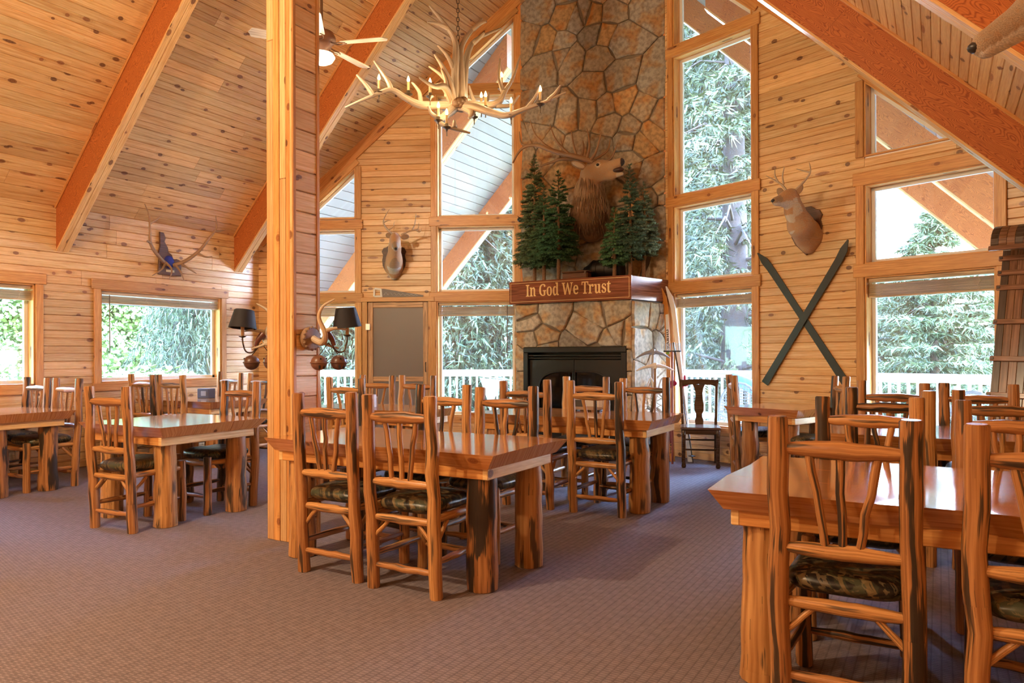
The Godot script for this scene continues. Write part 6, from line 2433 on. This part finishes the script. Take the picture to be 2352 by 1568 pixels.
# ------------------------------------------------------------------ outdoors
func deck() -> void:
	var r := struct("porch_deck")
	var mb := MB.new()
	mb.col = Color(0.30, 0.26, 0.22)
	mb.prism(Transform3D(Basis(Vector3(1, 0, 0), Vector3(0, 0, -1), Vector3(0, 1, 0)), Vector3(0, -0.24, 0)), PackedVector2Array([Vector2(-14.0, 9.6), Vector2(-4.6, 13.6), Vector2(5.5, 9.3), Vector2(5.5, 5.0), Vector2(-14.0, 5.0)]), 0.1)
	obj("decking", mb, M.grain, r)
	# railings: [a, b] in X, Z
	var rails := [[Vector2(-10.9, 10.2), Vector2(-4.4, 13.2), "left"], [Vector2(-4.4, 13.2), Vector2(4.6, 9.75), "right"]]
	for e in rails:
		var a: Vector2 = e[0]
		var b: Vector2 = e[1]
		var t := thing("porch_railing", "cream porch railing with square balusters outside the %s prow windows" % e[2], "railing", W(a.x, -0.14, a.y))
		var u := W(b.x - a.x, 0, b.y - a.y).normalized()
		var nn := u.cross(Vector3.UP)
		t.basis = Basis(u, Vector3.UP, -nn)
		var l := a.distance_to(b)
		var cr := Color(0.56, 0.50, 0.38)
		rbox("top_rail", t, M.matte, Vector3(0, 1.10, -0.045), Vector3(l, 1.16, 0.045), 0.004, cr)
		rbox("sub_rail", t, M.matte, Vector3(0, 1.03, -0.02), Vector3(l, 1.10, 0.02), 0.004, cr)
		rbox("bottom_rail", t, M.matte, Vector3(0, 0.1, -0.02), Vector3(l, 0.17, 0.02), 0.004, cr)
		var n := int(l / 0.128)
		for k in n:
			var x := (k + 0.5) * l / n
			rbox("baluster", t, M.matte, Vector3(x - 0.018, 0.15, -0.018), Vector3(x + 0.018, 1.05, 0.018), 0.003, cr * rng.randf_range(0.94, 1.04))
		for k in 4:
			var x := k * (l - 0.1) / 3 + 0.05
			rbox("post", t, M.matte, Vector3(x - 0.045, 0, -0.045), Vector3(x + 0.045, 1.12, 0.045), 0.004, cr)
	# pennants on a string
	var p := thing("pennant_string", "string of white and blue pennants along the left railing", "pennants", W(-7.6, 0.86, 11.4))
	mb = MB.new()
	mb.col = Color(0.85, 0.85, 0.85)
	var da := W(-7.6, 0.93, 11.4)
	var db := W(-4.6, 0.62, 12.75)
	mb.tube([da, da.lerp(db, 0.5) + Vector3(0, -0.06, 0), db], [0.008], 5)
	objw("cord", mb, M.matte, p)
	for k in 4:
		var c := da.lerp(db, 0.12 + k * 0.24) + Vector3(0, -0.04, 0)
		var u := (db - da).normalized()
		var m2 := MB.new()
		m2.col = Color(0.85, 0.86, 0.88) if k % 2 == 0 else Color(0.10, 0.28, 0.75)
		m2.prism(T(c, Basis(u, Vector3.UP, u.cross(Vector3.UP))), PackedVector2Array([Vector2(-0.22, 0), Vector2(0.22, 0), Vector2(-0.02 + 0.05 * (k % 2), -0.55)]), 0.004)
		objw("pennant", m2, M.matte, p)
	# wicker armchairs and a table on the deck
	for e in [[W(-2.3, -0.14, 10.1), 0.4, "grey wicker armchair on the porch, behind the dark wooden chair"], [W(0.15, -0.14, 8.75), -0.6, "grey wicker armchair on the porch, below the right-hand window"]]:
		var c := thing("wicker_armchair", e[2], "armchair", e[0], e[1], "wicker porch chairs")
		var wc := Color(0.16, 0.17, 0.17)
		for sx in [-0.26, 0.26]:
			for sz in [-0.25, 0.25]:
				rbox("leg", c, M.satin, Vector3(sx - 0.02, 0, sz - 0.02), Vector3(sx + 0.02, 0.62 if sz > 0 else 0.42, sz + 0.02), 0.004, wc)
			rbox("arm", c, M.satin, Vector3(sx - 0.035, 0.6, -0.26), Vector3(sx + 0.035, 0.64, 0.29), 0.012, wc)
		rbox("seat", c, M.matte, Vector3(-0.27, 0.38, -0.27), Vector3(0.27, 0.44, 0.27), 0.015, wc)
		var m3 := MB.new()
		m3.col = wc
		var arc := []
		for k in 13:
			var t := k / 12.0 * PI
			arc.append(Vector3(cos(t) * 0.28, 0.62 + sin(t) * 0.42, -0.27))
		m3.tube([Vector3(0.28, 0.4, -0.26)] + arc + [Vector3(-0.28, 0.4, -0.26)], [0.02], 6)
		for k in 15:
			var x := -0.26 + k * 0.52 / 14
			m3.tube([Vector3(x, 0.42, -0.265), Vector3(x, 0.6 + 0.42 * sqrt(maxf(0.0, 1.0 - pow(x / 0.28, 2))), -0.27)], [0.006], 4)
		for k in 14:
			var y := 0.45 + k * 0.04
			var hw := 0.26 if y < 0.62 else 0.27 * sqrt(maxf(0.0, 1.0 - pow((y - 0.62) / 0.42, 2)))
			m3.tube([Vector3(-hw, y, -0.26), Vector3(hw, y, -0.26)], [0.006], 4)
		obj("woven_back", m3, M.matte, c)
	# small folded red and blue parasol seen past the chair
	p = thing("porch_table", "low white table on the porch outside the right window", "table", W(-2.9, -0.14, 10.9))
	mb = MB.new()
	mb.col = Color(0.8, 0.8, 0.8)
	mb.lathe(T(Vector3(0, 0.5, 0)), [Vector2(0, 0), Vector2(0.4, 0.0), Vector2(0.42, 0.02), Vector2(0.4, 0.035), Vector2(0, 0.035)], 20)
	obj("top", mb, M.satin, p)
	mb = MB.new()
	mb.col = Color(0.7, 0.7, 0.7)
	mb.tube([Vector3.ZERO, Vector3(0, 0.5, 0)], [0.04], 8)
	mb.lathe(T(Vector3.ZERO), [Vector2(0, 0), Vector2(0.25, 0.0), Vector2(0.2, 0.03), Vector2(0, 0.04)], 16)
	obj("pedestal", mb, M.satin, p)
	p = thing("folded_parasol", "blue and red folded parasol on the porch by the railing", "parasol", W(-2.05, -0.14, 11.3))
	mb = MB.new()
	mb.col = Color(0.15, 0.42, 0.80)
	mb.tube([W(-2.75, 0.95, 11.4), W(-2.25, 0.72, 11.3), W(-1.9, 0.55, 11.2)], [0.08, 0.13, 0.05], 9)
	objw("blue_canopy", mb, M.matte, p)
	mb = MB.new()
	mb.col = Color(0.55, 0.03, 0.05)
	mb.tube([W(-1.95, 1.0, 11.2), W(-2.0, 0.6, 11.2), W(-2.1, 0.3, 11.2)], [0.1, 0.16, 0.06], 9)
	objw("red_canopy", mb, M.matte, p)
	mb = MB.new()
	mb.col = Color(0.5, 0.5, 0.5)
	mb.tube([W(-2.05, -0.14, 11.3), W(-2.0, 1.1, 11.2)], [0.02], 6)
	objw("pole", mb, M.metal, p)
	# string of bulbs in the trees
	p = thing("bulb_string", "string of small glowing bulbs hanging outside the window left of the chimney", "string lights", W(-7.5, 2.6, 13.2))
	mb = MB.new()
	mb.col = Color(0.03, 0.03, 0.03)
	var pts := []
	for k in 9:
		pts.append(W(-7.9 + k * 0.35, 2.72 - 0.25 * sin(k / 8.0 * PI), 13.2))
	mb.tube(pts, [0.006], 4)
	objw("wire", mb, M.matte, p)
	for k in 7:
		var m4 := MB.new()
		m4.ball(T(pts[k + 1] + Vector3(0, -0.05, 0), Basis.from_scale(Vector3(0.03, 0.04, 0.03))), 8, 6)
		objw("bulb", m4, M.flame, p)

# conifer crown: drooping boughs of needle sprays
func crown(h: float, rad: float, bare: float, sd: int, boughs: int, droop: float, ca: Color, cb: Color, leaf_l: float, per: int) -> ArrayMesh:
	var rr := RandomNumberGenerator.new()
	rr.seed = sd
	var mb := MB.new()
	for k in boughs:
		var t := pow(rr.randf(), 1.25)
		var y := lerpf(bare, h * 0.98, t)
		var l := rad * pow(1.0 - t, 0.8) * rr.randf_range(0.7, 1.15) + 0.15
		var a := rr.randf() * TAU
		var d := Vector3(cos(a), 0, sin(a))
		var s := Vector3(-d.z, 0, d.x)
		for j in per:
			var q := pow(rr.randf(), 0.6)
			var p := Vector3(0, y, 0) + d * (l * q) + Vector3(0, (0.15 * q - droop * q * q) * l, 0) + s * rr.randf_range(-0.22, 0.22) * l * q
			var c := ca.lerp(cb, rr.randf()) * rr.randf_range(0.6, 1.3)
			mb.col = c
			var g := (d * rr.randf_range(-0.2, 1.0) + s * rr.randf_range(-0.8, 0.8) + Vector3(0, rr.randf_range(-1.3, 0.1) * (0.3 + droop), 0)).normalized()
			var w := g.cross(Vector3(rr.randf_range(-1, 1), rr.randf_range(-1, 1), rr.randf_range(-1, 1))).normalized()
			for b in 3:
				var gg := (g + w * (b - 1) * 0.55).normalized()
				var ll := leaf_l * rr.randf_range(0.6, 1.4)
				var ww := gg.cross(w + g * 0.3 + Vector3(0.01, 0, 0.02)).normalized()
				var nn := ww.cross(gg).normalized()
				var i := mb.v.size()
				mb.add(p - ww * ll * 0.085, nn, Vector2.ZERO)
				mb.add(p + ww * ll * 0.085, nn, Vector2.ZERO)
				mb.add(p + gg * ll, nn, Vector2.ZERO)
				mb.tri(i, i + 1, i + 2)
	return mb.mesh(M.leaf)

func limbs(h: float, rad: float, bare: float, sd: int, n: int, col: Color, r0: float) -> ArrayMesh:
	var rr := RandomNumberGenerator.new()
	rr.seed = sd
	var mb := MB.new()
	mb.col = col
	mb.tube([Vector3(0, -1.5, 0), Vector3(0.03, h * 0.3, 0), Vector3(0, h * 0.95, 0)], [r0 * 1.15, r0, r0 * 0.2], 10)
	for k in n:
		var t := rr.randf()
		var y := lerpf(bare * 0.7, h * 0.9, t)
		var a := rr.randf() * TAU
		var d := Vector3(cos(a), 0.1, sin(a))
		var l := rad * pow(1.0 - t, 0.8) * 0.85
		mb.tube([Vector3(0, y, 0), Vector3(0, y, 0) + d * l * 0.5 + Vector3(0, 0.05 * l, 0), Vector3(0, y, 0) + d * l + Vector3(0, -0.25 * l, 0)], [r0 * 0.16, r0 * 0.1, r0 * 0.02], 5, false)
	return mb.mesh(M.bark)

func blob_crown(h: float, rad: float, sd: int, n: int, ca: Color, cb: Color, leaf_l: float) -> ArrayMesh:
	var rr := RandomNumberGenerator.new()
	rr.seed = sd
	var mb := MB.new()
	var lumps := []
	for k in 26:
		var a := rr.randf() * TAU
		var y := rr.randf_range(0.12, 0.95)
		var q := rad * sin(PI * clampf(y * 0.85 + 0.12, 0, 1)) * rr.randf_range(0.3, 0.75)
		lumps.append([Vector3(cos(a) * q, y * h, sin(a) * q), rad * rr.randf_range(0.28, 0.5)])
	for k in n:
		var lp: Array = lumps[rr.randi() % lumps.size()]
		var e := Vector3(rr.randfn(), rr.randfn(), rr.randfn()).normalized()
		var p: Vector3 = lp[0] + e * lp[1] * pow(rr.randf(), 0.35)
		mb.col = ca.lerp(cb, rr.randf()) * rr.randf_range(0.7, 1.25)
		var g := Vector3(rr.randf_range(-1, 1), rr.randf_range(-1, 0.4), rr.randf_range(-1, 1)).normalized()
		var w := g.cross(e + Vector3(0.01, 0.02, 0)).normalized()
		var nn := w.cross(g).normalized()
		var ll := leaf_l * rr.randf_range(0.6, 1.4)
		var i := mb.v.size()
		mb.add(p, nn, Vector2.ZERO)
		mb.add(p + g * ll * 0.5 + w * ll * 0.4, nn, Vector2.ZERO)
		mb.add(p + g * ll, nn, Vector2.ZERO)
		mb.add(p + g * ll * 0.5 - w * ll * 0.4, nn, Vector2.ZERO)
		mb.tri(i, i + 1, i + 2)
		mb.tri(i, i + 2, i + 3)
	return mb.mesh(M.leaf)

func tree(called: String, label: String, category: String, crown_mesh: ArrayMesh, limb_mesh: ArrayMesh, at: Vector3, sc: Vector3, turn: float, group: String) -> void:
	var r := thing(called, label, category, at, turn, group)
	r.scale = sc
	if limb_mesh:
		var t := MeshInstance3D.new()
		t.mesh = limb_mesh
		put(t, "trunk", r)
	var c := MeshInstance3D.new()
	c.mesh = crown_mesh
	put(c, "foliage", r)
	c.set_meta("kind", "stuff")

func ground_y(x: float, z: float) -> float:
	var d := Vector2(x + 4.0, z).length()
	var y := -1.6
	if d > 45.0:
		var th := rad_to_deg(atan2(x, z))
		y += (d - 45.0) * 0.42 * smoothstep(-38.0, -54.0, th)
	return y + 1.2 * sin(x * 0.05) * cos(z * 0.06) * clampf((d - 30.0) / 30.0, 0.0, 1.0)

func outdoors() -> void:
	deck()
	var g := struct("ground")
	var mb := MB.new()
	mb.col = Color(0.22, 0.30, 0.10)
	var n := 60
	for i in n + 1:
		for j in n + 1:
			var x := -4.0 + (float(i) / n - 0.5) * 360.0
			var z := (float(j) / n - 0.5) * 360.0
			mb.add(W(x, ground_y(x, z), z), Vector3.UP, Vector2(x, z))
	for i in n:
		for j in n:
			var a := i * (n + 1) + j
			mb.tri(a, a + 1, a + n + 1)
			mb.tri(a + 1, a + n + 2, a + n + 1)
	obj("terrain", mb, M.ground, g)
	var sp1 := crown(16.0, 4.2, 0.6, 201, 760, 0.75, Color(0.05, 0.10, 0.045), Color(0.15, 0.22, 0.09), 0.26, 66)
	var sl1 := limbs(16.0, 4.2, 0.6, 202, 90, Color(0.11, 0.09, 0.07), 0.22)
	var sp2 := crown(18.0, 3.6, 1.0, 203, 420, 0.5, Color(0.06, 0.10, 0.05), Color(0.20, 0.26, 0.11), 0.24, 70)
	var sl2 := limbs(18.0, 3.6, 1.0, 204, 110, Color(0.10, 0.085, 0.08), 0.30)
	var pn := crown(9.0, 3.4, 0.4, 205, 420, 0.1, Color(0.09, 0.17, 0.08), Color(0.28, 0.38, 0.18), 0.24, 60)
	var pl := limbs(9.0, 3.4, 0.3, 206, 70, Color(0.10, 0.08, 0.065), 0.16)
	var far := crown(1.0, 0.17, 0.02, 207, 260, 0.4, Color(0.06, 0.12, 0.05), Color(0.17, 0.26, 0.10), 0.06, 14)
	var bush := blob_crown(7.0, 3.4, 208, 26000, Color(0.22, 0.42, 0.08), Color(0.46, 0.62, 0.18), 0.17)
	var low := blob_crown(2.2, 1.9, 209, 7000, Color(0.30, 0.42, 0.10), Color(0.60, 0.66, 0.30), 0.16)
	# [kind, X, Z, height scale, label]
	var near := [
		[0, -18.4, 13.5, 1.0, "dark drooping spruce filling the right half of the left wall window"],
		[0, -15.7, 16.3, 1.05, "drooping spruce outside the narrow window beside the column"],
		[0, -13.1, 19.5, 1.1, "drooping spruce outside the window left of the fireplace"],
		[0, -13.5, 23.4, 1.15, "spruce behind the chimney, left of the window right of it"],
		[1, -4.5, 18.8, 1.05, "tall ragged spruce with thick trunk outside the window right of the chimney"],
		[0, -7.8, 26.8, 1.1, "spruce in the back of the window right of the chimney"],
		[0, -5.8, 31.4, 1.15, "spruce hidden behind the boarded wall with crossed skis"],
		[2, -0.1, 17.3, 0.66, "green pine outside the right-hand window"],
		[2, 1.2, 21.0, 0.6, "pine outside the right-hand window, behind the toboggan"],
		[2, -1.6, 22.9, 0.6, "pine at the left edge of the right-hand window"],
	]
	for e in near:
		var p := W(e[1], 0, e[2])
		var cm: ArrayMesh = [sp1, sp2, pn][e[0]]
		var lm: ArrayMesh = [sl1, sl2, pl][e[0]]
		p.y = ground_y(p.x, -p.z)
		var wide: float = 0.5 if e[1] < -18.0 else 1.0
		tree(["spruce_tree", "spruce_tree", "pine_tree"][e[0]], e[4], "tree", cm, lm, p, Vector3(e[3] * wide, e[3], e[3] * wide), e[1] * 0.013, "conifers round the porch")
	for e in [[-29.1, 17.7, 1.0, "sunlit light green leafy tree in the left half of the left wall window"], [-32.1, 14.8, 1.0, "sunlit leafy tree outside the leftmost window"], [-30.9, 20.1, 0.9, "light green leafy tree behind the sunlit one, left wall window"]]:
		var p := W(e[0], 0, e[1])
		p.y = ground_y(p.x, -p.z)
		tree("leafy_tree", e[3], "tree", bush, null, p, Vector3(1, e[2], 1), e[0] * 0.02, "leafy trees beyond the left windows")
	var bl := ["first", "second", "third", "fourth", "fifth"]
	var bi := 0
	for e in [[-16.7, 9.9], [-17.3, 11.3], [-15.9, 11.0], [-19.3, 9.0], [-21.0, 13.2]]:
		var p := W(e[0], 0, e[1])
		p.y = ground_y(p.x, -p.z)
		tree("bush", "pale flowering bush below the left wall windows, %s of five" % bl[bi], "bush", low, null, p, Vector3.ONE, e[0] * 0.03, "pale bushes below the left windows")
		bi += 1
	# forest on the hillside
	var rr := RandomNumberGenerator.new()
	rr.seed = 9
	var kept := []
	for k in 420:
		var lft := k < 320
		var th := deg_to_rad(rr.randf_range(-76.0, -45.0) if lft else rr.randf_range(-45.0, 14.0))
		var d := rr.randf_range(46.0, 150.0) if lft else rr.randf_range(62.0, 115.0)
		var hh := rr.randf_range(13.0, 22.0) if lft else rr.randf_range(9.0, 14.0)
		var q := Vector2(d * sin(th), d * cos(th))
		var clear := true
		for e in kept:
			if q.distance_to(e) < 7.0:
				clear = false
		if not clear or kept.size() >= 120:
			continue
		kept.append(q)
		var p := W(q.x, ground_y(q.x, q.y) - 0.5, q.y)
		tree("hillside_conifer", "conifer of the forest on the far hillside", "tree", far, null, p, Vector3(hh, hh, hh), rr.randf() * TAU, "conifers on the far hillside")
	# white tent
	var tp := W(-32.7, 0, 20.2)
	tp.y = ground_y(tp.x, -tp.z) - 0.2
	var t := thing("white_tent", "small white pointed tent among the bushes beyond the left window", "tent", tp)
	mb = MB.new()
	mb.col = Color(0.9, 0.9, 0.88)
	mb.lathe(T(Vector3.ZERO), [Vector2(1.9, 0.0), Vector2(1.9, 1.3), Vector2(0.9, 2.0), Vector2(0.05, 3.3), Vector2(0.0, 3.35)], 8)
	obj("canvas", mb, M.matte, t)
	mb = MB.new()
	mb.col = Color(0.5, 0.4, 0.3)
	mb.tube([Vector3.ZERO, Vector3(0, 3.7, 0)], [0.04], 6)
	obj("pole", mb, M.matte, t)

func _ready() -> void:
	rng.seed = 7
	# ---- camera
	var cam := Camera3D.new()
	cam.name = "camera"
	cam.projection = Camera3D.PROJECTION_FRUSTUM
	cam.near = 0.05
	cam.far = 1500.0
	cam.size = 0.05 * 2.0 * 784.0 / 1672.42
	cam.frustum_offset = Vector2(0, 0.05 * 25.23 / 1672.42)
	var yw := deg_to_rad(30.4115)
	var pt := deg_to_rad(0.1683)
	cam.transform = Transform3D(Basis(Vector3.UP, yw) * Basis(Vector3.RIGHT, pt) * Basis(Vector3.BACK, deg_to_rad(-0.2158)), Vector3(0, 1.306, 0))
	add_child(cam)
	cam.current = true
	# ---- sky, sun, exposure
	var we := WorldEnvironment.new()
	var env := Environment.new()
	var sky := Sky.new()
	var sm := ProceduralSkyMaterial.new()
	sm.sky_top_color = Color(0.52, 0.66, 0.88)
	sm.sky_horizon_color = Color(0.90, 0.93, 0.96)
	sm.ground_horizon_color = Color(0.55, 0.58, 0.5)
	sm.ground_bottom_color = Color(0.25, 0.28, 0.2)
	sm.sky_energy_multiplier = 6.5
	sm.ground_energy_multiplier = 2.0
	sm.sun_angle_max = 1.0
	sky.sky_material = sm
	env.background_mode = Environment.BG_SKY
	env.sky = sky
	env.tonemap_mode = Environment.TONE_MAPPER_LINEAR
	env.tonemap_exposure = 1.6
	env.sdfgi_enabled = true
	env.ssao_enabled = true
	env.ssil_enabled = true
	we.environment = env
	we.name = "environment"
	add_child(we)
	var sun := DirectionalLight3D.new()
	sun.name = "sun"
	sun.light_color = Color(1.0, 0.95, 0.86)
	sun.light_energy = 4.0
	sun.light_angular_distance = 0.6
	sun.shadow_enabled = true
	add_child(sun)
	sun.look_at_from_position(Vector3(20, 60, 18), Vector3.ZERO)
	make_materials()
	print("materials ", Time.get_ticks_msec())
	build_shell()
	print("shell ", Time.get_ticks_msec())
	furniture()
	print("furniture ", Time.get_ticks_msec())
	chandelier()
	fan(W(-4.97, 4.22, 4.97), "ceiling fan with glowing bowl, half hidden by the pine column", 0.35, ceil_l(-4.97) - 4.22, 0.6)
	fan(W(-4.02, 4.3, 0.2), "unseen ceiling fan whose bowl light warms the near end of the hall", 0.9, 3.0, UNSEEN_FAN_LIGHT)  # out of view; placed to light the ceiling and near furniture warmly
	fan(W(-4.02, 4.3, -2.8), "unseen ceiling fan behind the camera, lighting the hall from the back", 0.2, 3.0, UNSEEN_FAN_LIGHT * 0.8)  # out of view behind the camera; lights the sides that face it
	sconce("antler sconce with black shade on the right face of the column", W(-3.873, 1.425, 3.73), Vector3(1, 0, 0))
	sconce("antler sconce with black shade on the left face of the column", W(-4.145, 1.425, 3.73), Vector3(-1, 0, 0))
	mounts()
	print("mounts ", Time.get_ticks_msec())
	decor()
	print("decor ", Time.get_ticks_msec())
	outdoors()
	print("outdoors ", Time.get_ticks_msec())
